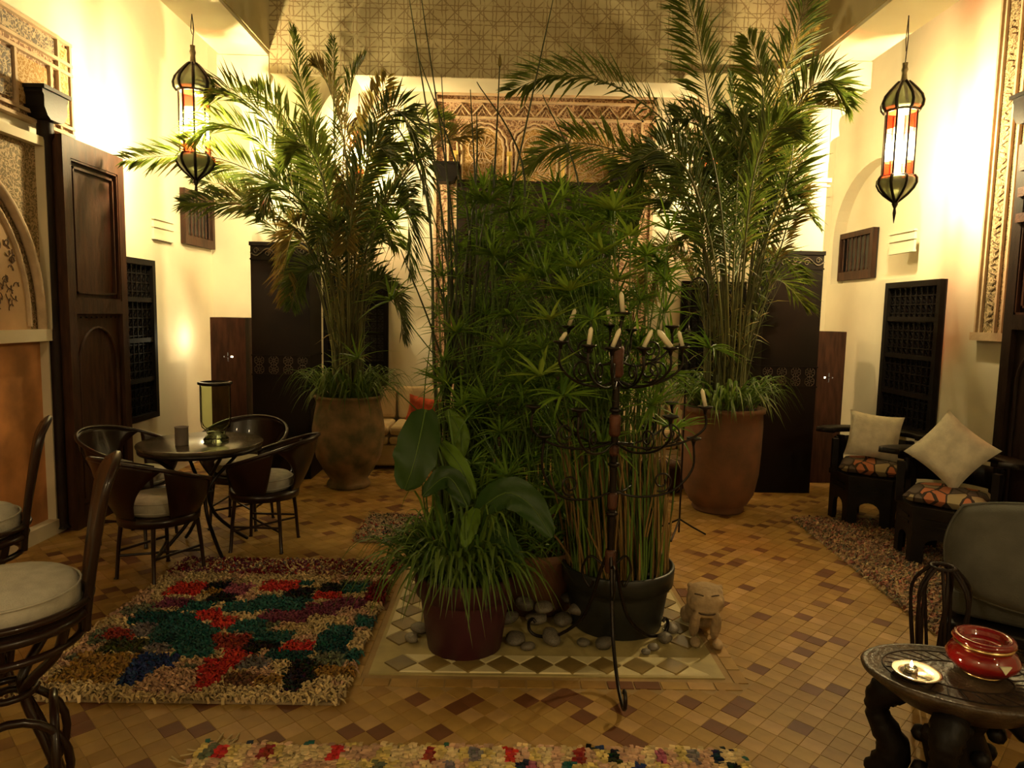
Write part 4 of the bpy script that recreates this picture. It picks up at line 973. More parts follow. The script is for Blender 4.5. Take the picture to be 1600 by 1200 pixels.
def frond(parent, P, L=.30, n=46, m=PALM, start=.32, droop=.25, roll=0.0, seed=0, w=.020, r0=.010):
    """one pinnate palm frond: tapering stalk along the curve P (local), two rows of folded narrow leaflets"""
    R_ = random.Random(seed); C = bez(P, n); N = len(C); g = MB()
    g.tube(C, [r0*(1-.85*i/(N-1)) for i in range(N)], 5, mi=1)
    for i in range(int(N*start), N-1):
        T = (C[i+1]-C[i-1]).normalized(); side = T.cross(CANOPY_UP)
        side = side.normalized() if side.length > .15 else T.orthogonal().normalized()
        up = side.cross(T).normalized(); side, up = side*math.cos(roll)+up*math.sin(roll), up*math.cos(roll)-side*math.sin(roll); t = (i-N*start)/(N*(1-start))
        ll = L*(.45+.55*math.sin(PI*min(1, .12+t*.95)))*(1 if t < .8 else 1-(t-.8)*1.6)
        for s in (-1, 1):
            for sub in (0, .5):
                p = C[i].lerp(C[i+1], sub)
                ang = math.radians(R_.gauss(48-14*t, 7)); vee = math.radians(R_.gauss(24, 10))*s
                lat = (side*s*math.cos(vee)+up*abs(math.sin(vee))*1.0).normalized() if True else side
                d = (T*math.cos(ang)+lat*math.sin(ang)).normalized(); l = ll*R_.uniform(.85, 1.1)
                mid = p+d*l*.5-Vector((0, 0, droop*l*.10)); e = p+d*l-Vector((0, 0, droop*l*.5*R_.uniform(.6, 1.4)))
                nn = d.cross(up); nn = nn.normalized() if nn.length > .01 else side
                ww = w*R_.uniform(.7, 1.1)
                g.add([p, mid-nn*ww*.5+up*ww*.25, mid-up*ww*.12, mid+nn*ww*.5+up*ww*.25, e], [(0, 1, 2), (0, 2, 3), (1, 4, 2), (2, 4, 3)], False, 0)
    return g.build('frond', [m, RACH], parent)
def bushy(parent, n, k_, r, seed):
    R_ = random.Random(seed)
    for k in range(n):
        a = 2.4*k+R_.uniform(-.4, .4); h = R_.uniform(1.9, 3.1); q = R_.uniform(.30, .62); c, s = math.cos(a), math.sin(a)
        P = [(r*c, r*s, .8), (r*1.3*c, r*1.3*s, .8+(h-.8)*.55), ((r+q*.45)*c, (r+q*.45)*s, h), ((r+q)*c, (r+q)*s, h+R_.uniform(-.25, .12))]
        frond(parent, P, R_.uniform(.24, .34), 54, (PALM, PALMD, PALMY, PALMD)[k % 4], R_.uniform(.35, .5), .4, R_.uniform(-.5, .5), seed=seed*10+k, r0=.008)
def spider(name, parent, c, r, nb, ln, seed, m=SPID, rise=.16, w=.011, hang=1.0):
    R_ = random.Random(seed); g = MB()
    for k in range(nb):
        a = R_.uniform(0, 2*PI); rr = r*math.sqrt(R_.random()); x, y = c[0]+rr*math.cos(a), c[1]+rr*math.sin(a); a += R_.gauss(0, .5)
        l = ln*R_.uniform(.6, 1.15); up = rise*R_.uniform(.5, 1.5); d = Vector((math.cos(a), math.sin(a), 0)); n = Vector((-d.y, d.x, 0)); n7 = 7; vs = []
        for i in range(n7+1):
            t = i/n7; p = Vector((x, y, c[2]))+d*l*(t-.12*t*t)+Vector((0, 0, up*math.sin(min(PI, t*2.3))*1.2-hang*l*.75*max(0, t-.35)**1.6)); ww = w*(1-t**2.2)*(.5+.5*min(1, t*4))
            vs += [p-n*ww+Vector((0, 0, ww*.5)), p, p+n*ww+Vector((0, 0, ww*.5))]
        fs = []
        for i in range(n7):
            for q in (0, 1): fs.append((i*3+q, i*3+q+1, i*3+q+4, i*3+q+3))
        g.add(vs, fs, True)
    o = g.build(name, m, parent); o['kind'] = 'stuff'; return o
def planter(label, base, prof, m, rim=None):
    t = thing('potted_palm', label, 'plant', (base.x, base.y, 0))
    MB().lathe(prof, 40).build('pot', m, t); return t
def pxs(base, pts): return [at(px, py, Y)-Vector((base.x, base.y, 0)) for px, py, Y in pts]
# left palm
bl = Vector((-1.40, 6.28, 0))
pl = planter('tall feathery palm in a mossy urn by the left pillar', bl, [(.0, .01), (.185, .0), (.20, .02), (.19, .05), (.17, .075), (.22, .15), (.29, .28), (.32, .42), (.325, .55), (.305, .68), (.285, .78), (.30, .82), (.315, .835), (.30, .85), (.27, .84), (.26, .78), (0, .77)], TERRAM)
MB().lathe([(0, .80), (.15, .79), (.262, .78)], 20).build('soil', SOIL, pl)
spider('grass_blades', pl, (0, 0, .80), .24, 190, .46, 11, rise=.20)
FL = [
 ([(538,600,6.28),(510,400,6.2),(440,300,5.9),(330,245,5.6),(196,250,5.4)], .26, PALM, 1.2, .45),
 ([(530,600,6.28),(500,420,6.1),(440,340,5.8),(360,318,5.6),(288,318,5.5)], .24, PALM, .5, .5),
 ([(540,600,6.28),(525,400,6.25),(495,230,6.2),(470,130,6.15),(455,45,6.1)], .20, PALM, 0, .5),
 ([(545,600,6.28),(530,400,6.2),(522,200,6.1),(522,60,6.0)], .17, PALM, 0, .5),
 ([(548,600,6.28),(550,400,6.1),(570,230,6.0),(605,120,5.9)], .24, PALMY, 0, .5),
 ([(552,600,6.28),(555,400,6.0),(580,230,5.8),(620,172,5.7),(655,240,5.6),(668,330,5.6)], .24, PALMD, .3, .5),
 ([(552,600,6.28),(565,420,6.1),(620,290,5.9),(690,225,5.7),(745,212,5.6)], .25, PALMY, .3, .5),
 ([(535,600,6.28),(505,380,6.1),(440,220,5.9),(370,150,5.7),(325,150,5.6)], .28, PALM, .3, .45),
 ([(532,600,6.28),(500,400,6.0),(430,250,5.8),(350,195,5.6),(300,215,5.5)], .26, PALM, .3, .5),
 ([(536,600,6.28),(500,450,6.0),(470,360,5.9),(450,390,5.8),(445,470,5.75)], .22, PALMY, .2, .45),
 ([(556,600,6.28),(570,440,6.0),(600,320,5.8),(635,330,5.6),(640,430,5.5)], .24, PALMD, .2, .5),
 ([(545,600,6.28),(540,420,6.4),(575,280,6.5),(640,200,6.5),(700,190,6.5)], .26, PALM, .3, .5),
 ([(530,600,6.28),(490,430,6.2),(420,350,6.1),(360,300,6.0),(300,275,6.0)], .24, PALMD, .2, .5),
 ([(538,600,6.28),(512,400,6.3),(480,250,6.3),(430,170,6.2),(395,140,6.2)], .28, PALM, .2, .4),
 ([(545,600,6.28),(545,400,6.0),(540,240,5.8),(515,140,5.6),(490,100,5.5)], .22, PALMY, .2, .5),
 ([(550,600,6.28),(556,430,6.2),(590,330,6.1),(625,290,6.0),(640,300,5.9)], .24, PALMD, .2, .4),
 ([(540,600,6.28),(520,450,6.0),(480,330,5.8),(430,290,5.7),(400,330,5.6)], .24, PALMD, .2, .5),
 ([(548,600,6.28),(545,430,5.9),(555,300,5.6),(585,230,5.4),(610,250,5.3)], .26, PALMD, .2, .4),
 ([(545,600,6.28),(530,430,5.9),(510,300,5.6),(480,230,5.4),(455,240,5.3)], .26, PALM, .2, .4),
 ([(540,600,6.28),(528,480,6.1),(500,420,5.9),(470,430,5.8),(455,480,5.7)], .18, PALMD, .2, .5),
 ([(552,600,6.28),(562,480,6.1),(590,440,5.9),(620,470,5.8),(630,530,5.7)], .20, PALMD, .2, .5),
 ([(546,600,6.28),(542,420,6.2),(536,260,6.1),(548,140,6.0),(570,90,5.9)], .22, PALM, .2, .45),
]
for i, (P, L, m, roll, st_) in enumerate(FL):
    frond(pl, [q*1 for q in pxs(bl, P)], L*1.3, 66, m, st_*.8, .35, (.9 if i % 3 else -.8), seed=100+i)
def petioles(parent, n, r, z0, z1, seed, spread=.25):
    R_ = random.Random(seed)
    for k in range(n):
        a = R_.uniform(0, 6.28); q = R_.random()**.5; b = R_.gauss(0, .4)+a; zz = R_.uniform(z0*.7+z1*.3, z1); s = spread*q*(zz/z1)
        P = [(r*q*math.cos(a), r*q*math.sin(a), .78), (r*q*1.2*math.cos(a), r*q*1.2*math.sin(a), (.78+zz)/2), (r*q*math.cos(a)+s*math.cos(b), r*q*math.sin(a)+s*math.sin(b), zz)]
        C = bez(P, 12); g = MB().tube(C, [.009*(1-.8*i/12) for i in range(13)], 5, mi=1)
        for i in range(3, 12):
            for s_ in (-1, 1):
                p = C[i]; aa = R_.uniform(0, 6.28); d = Vector((math.cos(aa)*.35, math.sin(aa)*.35, R_.uniform(-.2, .9))).normalized(); l = R_.uniform(.08, .24); nn = d.orthogonal().normalized()
                e = p+d*l-Vector((0, 0, l*.15)); mid = p+d*l*.5
                g.add([p, mid-nn*.004, e, mid+nn*.004], [(0, 1, 2, 3)])
        g.build('petiole', [PALMD if k % 3 else PALMY, RACH], parent)
petioles(pl, 34, .13, 1.2, 2.9, 5, .42)
bushy(pl, 16, 1, .13, 61)
# right palm
br = Vector((1.84, 5.70, 0))
pr_ = planter('tall arching palm in a terracotta cylinder pot by the right pillar', br, [(0, .01), (.20, 0), (.215, .02), (.205, .05), (.235, .07), (.285, .16), (.315, .32), (.325, .5), (.33, .72), (.325, .83), (.345, .84), (.345, .875), (.32, .88), (.30, .85), (0, .84)], TERRA)
MB().lathe([(0, .865), (.2, .86), (.305, .85)], 20).build('soil', SOIL, pr_)
spider('grass_blades', pr_, (0, 0, .88), .27, 210, .48, 12, rise=.17)
FR = [
 ([(1140,620,5.7),(1130,400,5.6),(1112,200,5.4),(1090,60,5.2),(1062,-40,5.0)], .27, PALM, .6, .45),
 ([(1150,620,5.7),(1175,400,5.6),(1200,200,5.5),(1240,70,5.4),(1275,-60,5.2)], .28, PALMD, .2, .4),
 ([(1135,620,5.7),(1125,400,5.5),(1070,230,5.2),(970,140,4.9),(870,118,4.7),(800,142,4.6)], .28, PALM, .3, .42),
 ([(1130,620,5.7),(1110,420,5.5),(1050,290,5.2),(960,235,4.9),(880,225,4.7),(828,258,4.6)], .25, PALM, .3, .45),
 ([(1155,620,5.7),(1190,420,5.6),(1215,250,5.4),(1255,150,5.2),(1295,128,5.1),(1325,165,5.0)], .24, PALM, .2, .5),
 ([(1132,620,5.7),(1110,430,5.5),(1060,290,5.3),(1010,250,5.1),(975,290,5.0),(965,360,4.95)], .26, PALM, .2, .45),
 ([(1130,620,5.7),(1100,430,5.8),(1060,330,5.8),(1020,310,5.7),(990,350,5.7)], .24, PALMD, .2, .45),
 ([(1145,620,5.7),(1150,400,5.8),(1150,230,5.9),(1140,120,5.9)], .28, PALMD, .1, .4),
 ([(1160,620,5.7),(1190,400,5.8),(1215,240,5.8),(1240,120,5.8),(1275,40,5.8)], .26, PALMY, .1, .45),
 ([(1150,620,5.7),(1165,400,5.6),(1190,240,5.4),(1190,130,5.2),(1170,60,5.1)], .26, PALM, .1, .45),
 ([(1155,620,5.7),(1180,430,5.5),(1225,300,5.3),(1240,220,5.2),(1232,190,5.1)], .26, PALMD, .1, .4),
 ([(1130,620,5.7),(1105,480,5.6),(1060,400,5.4),(1025,410,5.3),(1005,470,5.2)], .22, PALMY, .1, .45),
 ([(1135,620,5.7),(1120,430,5.3),(1085,290,5.0),(1040,235,4.8),(1000,250,4.7)], .26, PALMD, .1, .4),
 ([(1140,620,5.7),(1135,430,5.3),(1120,280,5.0),(1095,200,4.8),(1060,185,4.7)], .28, PALMD, .1, .4),
 ([(1150,620,5.7),(1160,430,5.2),(1175,290,4.9),(1200,210,4.7),(1235,200,4.6)], .26, PALM, .1, .4),
 ([(1145,620,5.7),(1145,450,5.4),(1150,330,5.2),(1155,240,5.1),(1165,180,5.0)], .26, PALMD, .1, .35),
 ([(1135,620,5.7),(1112,450,5.9),(1085,330,6.0),(1075,240,6.0),(1050,170,6.0)], .26, PALMD, .1, .4),
 ([(1160,620,5.7),(1195,470,5.6),(1225,370,5.5),(1245,300,5.4),(1262,240,5.4)], .18, PALMY, .1, .5),
 ([(1150,620,5.7),(1170,450,6.0),(1200,330,6.1),(1225,240,6.1),(1262,170,6.1)], .24, PALMY, .1, .4),
]
for i, (P, L, m, roll, st_) in enumerate(FR):
    frond(pr_, pxs(br, P), L*1.3, 66, m, st_*.8, .4, (.9 if i % 3 else -.8), seed=200+i)
petioles(pr_, 36, .17, 1.2, 3.0, 6, .40)
bushy(pr_, 16, 1, .15, 62)

# --- umbrella sedge: shared whorl meshes on stems
def whorl_mesh(seed, m, nl=18, ln=.20, w=.0075, droop=.5):
    R_ = random.Random(seed); g = MB()
    for k in range(nl):
        a = 2*PI*k/nl+R_.gauss(0, .12); l = ln*R_.uniform(.7, 1.15); el = R_.gauss(.48, .30); d = Vector((math.cos(a)*math.cos(el), math.sin(a)*math.cos(el), math.sin(el))); n = Vector((-math.sin(a), math.cos(a), 0))
        dr = droop*R_.uniform(.4, 1.3); vs = []
        for i in range(5):
            t = i/4; p = d*l*t-Vector((0, 0, dr*l*.55*t*t)); ww = w*(1-t**2)*(.6+.4*min(1, t*3))
            vs += [p-n*ww+Vector((0, 0, ww*.6)), p, p+n*ww+Vector((0, 0, ww*.6))]
        fs = []
        for i in range(4):
            for q in (0, 1): fs.append((i*3+q, i*3+q+1, i*3+q+4, i*3+q+3))
        g.add(vs, fs, True)
    me = g.mesh('leaf_whorl'); me.materials.append(m); return me
WH = [whorl_mesh(i, SEDGE, 18+i % 5*2, .22, .0085, .5+.1*(i % 3)) for i in range(6)]+[whorl_mesh(9, SEDGE_LIT, 14, .22, .011, .25)]
def sedge(label, base, prof, potm, heads, seed, rb_=.2, z0=.32, dry=.3, rstem=.0045):
    t = thing('umbrella_sedge', label, 'plant', (base.x, base.y, 0)); R_ = random.Random(seed)
    MB().lathe(prof, 40).build('pot', potm, t); MB().lathe([(0, z0-.03), (rb_*1.2, z0-.035)], 20).build('soil', SOIL, t)
    for h in heads:
        tip = Vector(h[:3])-Vector((base.x, base.y, 0)); a = math.atan2(tip.y, tip.x)+R_.gauss(0, .7); q = rb_*R_.random()**.5
        b = Vector((q*math.cos(a), q*math.sin(a), z0-.04)); mid = b.lerp(tip, .5); mid.x = b.x*.65+mid.x*.35; mid.y = b.y*.65+mid.y*.35
        MB().tube(bez([b, mid, tip], 8), [rstem*1.3*(1-.5*i/8) for i in range(9)], 5, cap=False).build('stem', STEM, t)
        o = link('leaf_whorl', WH[h[3] if len(h) > 3 else R_.randrange(6)], t, tip); sc = R_.uniform(.75, 1.2); o.scale = (sc, sc, sc)
        dd = tip-mid; dd.normalize(); o.rotation_mode = 'QUATERNION'; o.rotation_quaternion = (Vector((0, 0, 1)).lerp(dd, .6)).to_track_quat('Z', 'Y') if True else None
    return t
R1 = random.Random(21)
def heads_px(n, x0, x1, y0, y1, Y0, Y1, R_, f=None):
    out = []
    while len(out) < n:
        px, py, Y = R_.uniform(x0, x1), R_.uniform(y0, y1), R_.uniform(Y0, Y1)
        if f and not f(px, py): continue
        p = at(px, py, Y); out.append((p.x, p.y, p.z))
    return out
bprof = [(0, .01), (.225, 0), (.235, .01), (.262, .20), (.268, .235), (.288, .24), (.293, .325), (.286, .335), (.275, .33), (.27, .30), (0, .29)]
bb = Vector((.62, 3.50, 0))
inside = lambda x, y: y > 330+.9*max(0, 780-x) and y > 300+1.0*max(0, x-930)*.9 and y > 290
hd = heads_px(70, 770, 1050, 300, 620, 3.25, 3.95, R1, inside)+heads_px(10, 900, 1060, 560, 720, 3.2, 3.5, R1)
for (px, py, Y, k) in ((918,365,3.3,6),(905,420,3.2,6),(845,588,3.1,6),(1110,545,3.5,2),(1040,440,3.4,3),(1045,360,3.6,1),(955,330,3.6,4),(880,310,3.8,0),(1010,400,3.4,5),(880,620,3.1,2),(940,395,3.2,6),(890,455,3.15,6),(985,370,3.3,6),(965,440,3.15,6),(860,500,3.1,6),(925,500,3.0,2),(1000,470,3.2,1),(960,330,3.3,6),(820,440,3.4,6)):
    p = at(px, py, Y); hd.append((p.x, p.y, p.z, k))
sd = sedge('umbrella sedge in the black plastic pot behind the candelabra', bb, bprof, BLACKP, hd, 31, .24, .33)
# dense straw-coloured shoots at the base of the same plant
R_ = random.Random(77)
for k in range(280):
    a = R_.uniform(0, 6.28); q = .265*R_.random()**.45; x, y = q*math.cos(a), q*math.sin(a); h = R_.uniform(.25, .85); lx, ly = R_.gauss(.0, .05)-.04, R_.gauss(0, .05)
    P = [(x, y, .29), (x*1.05+lx*.4, y*1.05+ly*.4, .29+h*.5), (x*1.1+lx, y*1.1+ly, .29+h)]
    MB().tube(bez(P, 5), [.009, .0085, .008, .007, .005, .002], 5, mi=0, flat=.6, cap=False).build('dry_shoot' if k % 5 < 3 else 'green_shoot', STEMY if k % 5 < 3 else STEM, sd)
sprof = [(0, .01), (.20, 0), (.24, .3), (.255, .31), (.255, .35), (.24, .35), (.23, .31), (0, .30)]
b2 = Vector((-.02, 4.15, 0)); in2 = lambda x, y: y > 280+1.1*max(0, 745-x)
h2 = heads_px(90, 690, 960, 290, 760, 3.7, 4.5, R1, in2)
for (px, py, Y, k) in ((612,470,3.9,1),(617,345,3.9,4),(650,250,4.0,2),(560,560,3.9,0)):
    p = at(px, py, Y); h2.append((p.x, p.y, p.z, k))
sedge('dense umbrella sedge in a dark pot left behind the black pot', b2, sprof, BLACKP, h2, 32, .22, .34)
b3 = Vector((.42, 4.50, 0)); h3 = heads_px(85, 740, 985, 285, 620, 4.2, 4.9, R1, lambda x, y: y > 285)
sedge('tall umbrella sedge at the back of the tiled bed', b3, sprof, TERRA, h3, 33, .22, .34)
b4 = Vector((.20, 3.72, 0)); h4 = heads_px(55, 720, 900, 540, 860, 3.45, 4.0, R1)
sedge('low leafy sedge filling the middle of the tiled bed', b4, sprof, TERRA, h4, 34, .20, .32)
# --- tall reeds
b5 = Vector((-.28, 4.05, 0))
tr_ = thing('tall_reeds', 'tall dark bare reeds rising from the left of the tiled bed', 'plant', (b5.x, b5.y, 0))
MB().lathe([(0, .01), (.15, 0), (.19, .28), (.20, .29), (.20, .32), (.18, .32), (.17, .28), (0, .27)], 30).build('pot', TERRA, tr_); MB().lathe([(0, .285), (.175, .28)], 16).build('soil', SOIL, tr_)
RE = [(640,0,690,330,3.9),(659,0,712,400,3.9),(735,140,745,400,4.0),(656,95,730,330,4.1),(745,175,742,300,4.1),(781,98,772,280,4.2),(864,0,800,300,4.0),(581,135,665,300,3.9),(745,128,820,280,4.2),(848,148,905,330,4.1),(690,120,705,400,4.0),(626,390,690,560,3.8),(640,330,700,500,3.9),(770,250,735,500,3.9),(700,280,700,600,3.9),(715,250,712,600,3.85),(688,300,700,620,3.95)]
for i, (x0, y0, x1, y1, Y) in enumerate(RE):
    tip = at(x0, y0, Y)-b5; mid = at(x1, y1, Y*.5+2.0)-b5; a = i*2.4; b = Vector((.12*math.cos(a), .12*math.sin(a), .27))
    dsc = MB().tube(bez([b, b.lerp(mid, .5)+Vector((.0, 0, .05)), mid, tip], 24), [.011*(1-.82*(k/24)**1.5)+.0006 for k in range(25)], 5)
    dsc.build('reed_stalk', REED, tr_)
    if i in (5, 7): MB().lathe([(.002, -.03), (.012, -.01), (.010, .02), (.001, .05)], 8, tip).build('seed_head', PALMY, tr_)
R_ = random.Random(5)
for k in range(70):
    a = R_.uniform(0, 6.28); q = .17*R_.random()**.5; b = Vector((q*math.cos(a), q*math.sin(a), .27)); t_ = at(R_.uniform(680, 790), R_.uniform(380, 640), R_.uniform(3.7, 4.3))-b5
    MB().tube(bez([b, b.lerp(t_, .5)+Vector((b.x*.5, b.y*.5, 0)), t_], 8), [.006*(1-.7*i/8) for i in range(9)], 5).build('green_stalk', STEM, tr_)
# --- aubergine pot with spider plant and broad leaves
pp = Vector((-.16, 3.22, 0)); pq = thing('potted_spider_plant', 'spider plant with big drooping broad leaves in an aubergine pot', 'plant', (pp.x, pp.y, 0))
MB().lathe([(0, .01), (.165, 0), (.178, .008), (.215, .26), (.218, .275), (.236, .28), (.246, .375), (.240, .385), (.228, .38), (.22, .34), (0, .33)], 44).build('pot', PURPLE, pq)
MB().lathe([(0, .36), (.12, .355), (.222, .34)], 20).build('soil', SOIL, pq)
spider('spider_blades', pq, (0, 0, .37), .20, 260, .36, 13, rise=.13, w=.0105, hang=1.1)
spider('trailing_blades', pq, (-.12, .0, .38), .14, 70, .46, 14, rise=.14, w=.009, hang=1.4)
spider('upright_blades', pq, (-.02, .05, .38), .16, 70, .28, 15, rise=.20, w=.009, hang=.6)
def broad(path, W, m, parent, fold=.25, seed=0):
    C = bez(path, 12); g = MB(); R_ = random.Random(seed); N = len(C); vs = []; K = 6
    for i in range(N):
        t = i/(N-1); T = (C[min(i+1, N-1)]-C[max(i-1, 0)]).normalized(); vw = Vector((0, -1, .35)).normalized(); sd_ = T.cross(vw); sd_.normalize(); up = sd_.cross(T)
        wv = W*(max(0, math.sin(PI*min(1, t*.93+.05)))**.62)*(1-.15*t); wv *= 1+.05*math.sin(i*2.1+seed)
        for k in range(-K, K+1):
            u = k/K; vs.append(C[i]+sd_*wv*u+up*(abs(u)*fold*wv+.012*math.sin(i*1.4+u*5+seed)*abs(u)))
    fs = []; M_ = 2*K+1
    for i in range(N-1):
        for k in range(2*K): fs.append((i*M_+k, i*M_+k+1, (i+1)*M_+k+1, (i+1)*M_+k))
    g.add(vs, fs, True); o = g.build('broad_leaf', m, parent); v = MB().tube([c-Vector((0, .003, 0)) for c in C], [.004*(1-.7*i/(N-1)) for i in range(N)], 5); v.build('midrib', STEM, o); return o
LV = [([(665,640,3.45),(655,690,3.35),(645,730,3.3),(632,765,3.3)], .115, BIG),
      ([(690,690,3.5),(720,730,3.4),(742,780,3.35)], .045, SEDGE),
      ([(690,700,3.55),(668,665,3.55),(655,640,3.55)], .03, BIG),
      ([(745,800,3.3),(790,770,3.25),(830,790,3.2),(862,840,3.15)], .085, BIG),
      ([(742,795,3.25),(735,820,3.15),(725,855,3.1)], .045, SEDGE),
      ([(730,790,3.3),(700,745,3.3),(660,775,3.2)], .06, BIG),
      ([(700,640,3.6),(720,680,3.6),(718,720,3.55)], .05, SEDGE),
      ([(745,800,3.3),(770,830,3.2),(800,860,3.1),(815,880,3.05)], .055, BIG)]
for i, (P, W_, m) in enumerate(LV):
    P = pxs(pp, P); lf = broad(P, W_, m, pq, .22, i)
    MB().tube(bez([(0.02*math.cos(i), .03*math.sin(i), .34), Vector((0, .02, .36)).lerp(P[0], .5)+Vector((0, .02, .06)), P[0]], 10), .007, 6).build('leaf_stalk', STEM, pq)
p = at(726, 832, 3.09)-pp
MB().lathe([(0, 0), (.012, .0)], 8).mesh('x') if 0 else None
# --- stones
smesh = []
for k in range(5):
    R_ = random.Random(40+k); g = MB(); sc = (R_.uniform(.9, 1.3), R_.uniform(.75, 1.0), R_.uniform(.5, .72))
    def f(u, v):
        a, b = 2*PI*u, PI*(v-.5); d = Vector((math.cos(a)*math.cos(b), math.sin(a)*math.cos(b), math.sin(b))); r = 1+.16*noise.noise(d*1.1+Vector((k*5, 0, 0))); return (d.x*r*sc[0], d.y*r*sc[1], d.z*r*sc[2])
    g.grid(16, 10, f, wrapu=True); me = g.mesh('river_stone'); me.materials.append(STONE); smesh.append(me)
SP = [(805,1003,.05,0),(825,1012,.035,0),(862,1003,.058,0),(912,1006,.036,0),(945,1010,.045,0),(838,972,.055,0),(880,975,.06,0),(795,970,.05,0),(1022,1012,.03,0),(1040,1000,.04,0),(850,955,.05,1),(905,960,.055,1),(1050,985,.045,0),(890,940,.05,1),(820,950,.05,1),(655,985,.045,0),(642,1000,.04,0),(930,985,.05,0),(1010,1018,.025,0)]
SLAB = {0: 'pale round river stone touching the right foot of the aubergine pot', 1: 'small river stone at the front between aubergine pot and rear candelabra foot', 2: 'largest brown egg shaped river stone left of the black pot',
        3: 'small greenish river stone close to the left side of the black pot', 4: 'greenish flat river stone at the front left base of the black pot', 8: 'small brown river stone at the front right base of the black pot',
        9: 'dark river stone inside the curled right foot of the candelabra', 12: 'river stone between the black pot and the stone animal', 15: 'river stone at the left of the aubergine pot under the hanging blades',
        16: 'leftmost river stone on the tiled bed border', 17: 'river stone tucked under the left rim of the black pot', 18: 'tiniest river stone in front of the black pot'}
for i, (px, py, r, up) in enumerate(SP):
    p = gnd(px, py+8, 0 if not up else .07); o = link('river_stone', smesh[i % 5], None, (p.x, p.y+r*.6, r*.55+.004+(.075 if up else 0))); o.scale = (r, r, r); o.rotation_euler = (0, random.uniform(-.15, .15), random.uniform(0, 6)); tag(o, SLAB.get(i, 'smooth grey brown river stone heaped behind others between the two front pots'), 'stone', 'river stones around the pots')
# --- carved stone animal with a wide grinning face
def blob(parts, vox=.006):
    g = MB()
    for (c, r, M) in parts:
        def f(u, v):
            a, b = 2*PI*u, PI*(v-.5); q = Vector((math.cos(a)*math.cos(b)*r[0], math.sin(a)*math.cos(b)*r[1], math.sin(b)*r[2]))
            if M: q = M @ q
            return q+Vector(c)
        g.grid(20, 12, f, wrapu=True)
    return g
fa = thing('stone_animal', 'small carved sandstone animal with wide grinning face beside the black pot', 'statue', (1.035, 3.34, 0), math.radians(-8))
RX = lambda a: Matrix.Rotation(a, 3, 'X')
parts = [((0, .10, .09), (.075, .13, .075), None), ((0, -.035, .205), (.094, .078, .076), None), ((0, -.02, .245), (.088, .062, .045), None),
         ((-.042, -.07, .215), (.038, .034, .034), None), ((.042, -.07, .215), (.038, .034, .034), None), ((0, -.085, .178), (.062, .03, .022), None), ((0, -.075, .155), (.058, .034, .02), None),
         ((0, -.10, .225), (.012, .014, .03), None), ((-.072, .0, .265), (.016, .014, .014), None), ((.072, .0, .265), (.016, .014, .014), None),
         ((-.05, -.055, .085), (.026, .03, .10), RX(.55)), ((.052, -.06, .085), (.026, .03, .10), RX(.5)), ((-.052, -.115, .022), (.026, .04, .022), None), ((.055, -.12, .022), (.026, .04, .022), None),
         ((-.06, .16, .045), (.035, .05, .045), None), ((.06, .16, .045), (.035, .05, .045), None), ((0, .02, .13), (.06, .06, .08), None), ((-.03, -.05, .262), (.03, .02, .008), None), ((.03, -.05, .262), (.03, .02, .008), None)]
g = blob(parts); me = g.mesh('body'); me.materials.append(SAND); o = link('body', me, fa)
rm = o.modifiers.new('remesh', 'REMESH'); rm.mode = 'VOXEL'; rm.voxel_size = .0045; rm.use_smooth_shade = True
sm_ = o.modifiers.new('smooth', 'SMOOTH'); sm_.iterations = 3
DK = mat('carved_line', (.07, .04, .02), .9, .3)
MB().tube([(-.058, -.085, .172), (-.03, -.112, .166), (0, -.118, .165), (.03, -.112, .166), (.058, -.085, .172)], .004, 5).build('mouth', DK, fa)
for s in (-1, 1): MB().tube([(s*.018, -.094, .250), (s*.038, -.09, .254), (s*.058, -.072, .250)], .0035, 5).build('eye', DK, fa)

# ================================================================ CANDELABRA
cx, cy = .515, 3.10
cd = thing('candelabra', 'tall rusty iron floor candelabra with scrolled arms in front of the black pot', 'candelabra', (cx, cy, 0))
MB().tube([(0, 0, .42), (0, 0, 1.50)], .017, 8).build('pole', IRON, cd)
for z0, z1, r in ((1.33, 1.47, .031), (1.06, 1.16, .028), (.97, 1.02, .024), (.72, .80, .024), (.42, .53, .027)): MB().lathe([(r*.75, z0), (r, z0+.015), (r*.9, (z0+z1)/2), (r, z1-.015), (r*.8, z1)], 12).build('sleeve', RUST, cd)
for z in (1.30, 1.18, .93, .70): MB().lathe([(.018, z-.012), (.03, z), (.018, z+.012)], 12).build('knop', IRON, cd)
for k, a in enumerate((-90, 35, 150)):
    a = math.radians(a); c, s = math.cos(a), math.sin(a)
    P = [(.02, .50), (.06, .40), (.09, .30), (.16, .16), (.30, .05), (.42, .02), (.475, .035), (.485, .075), (.46, .10), (.44, .085)]
    if k: P = [(r*.86, z) for r, z in P]
    MB().tube(bez([(r*c, r*s, z) for r, z in P], 40), .0085, 7).build('foot', IRON, cd)
    MB().tube(bez([(r*c, r*s, z) for r, z in ((.02, .44), (.10, .48), (.14, .40), (.10, .33), (.08, .36))], 16), .006, 6).build('scroll', IRON, cd)
def cup(x, y, z, par, r=.032):
    o = MB().lathe([(.006, -.03), (.010, -.012), (r*.6, -.006), (r, .0), (r*1.05, .007), (r*.95, .007), (r*.5, .002), (0, .002)], 18).build('drip_cup', IRON, par, (x, y, z)); return o
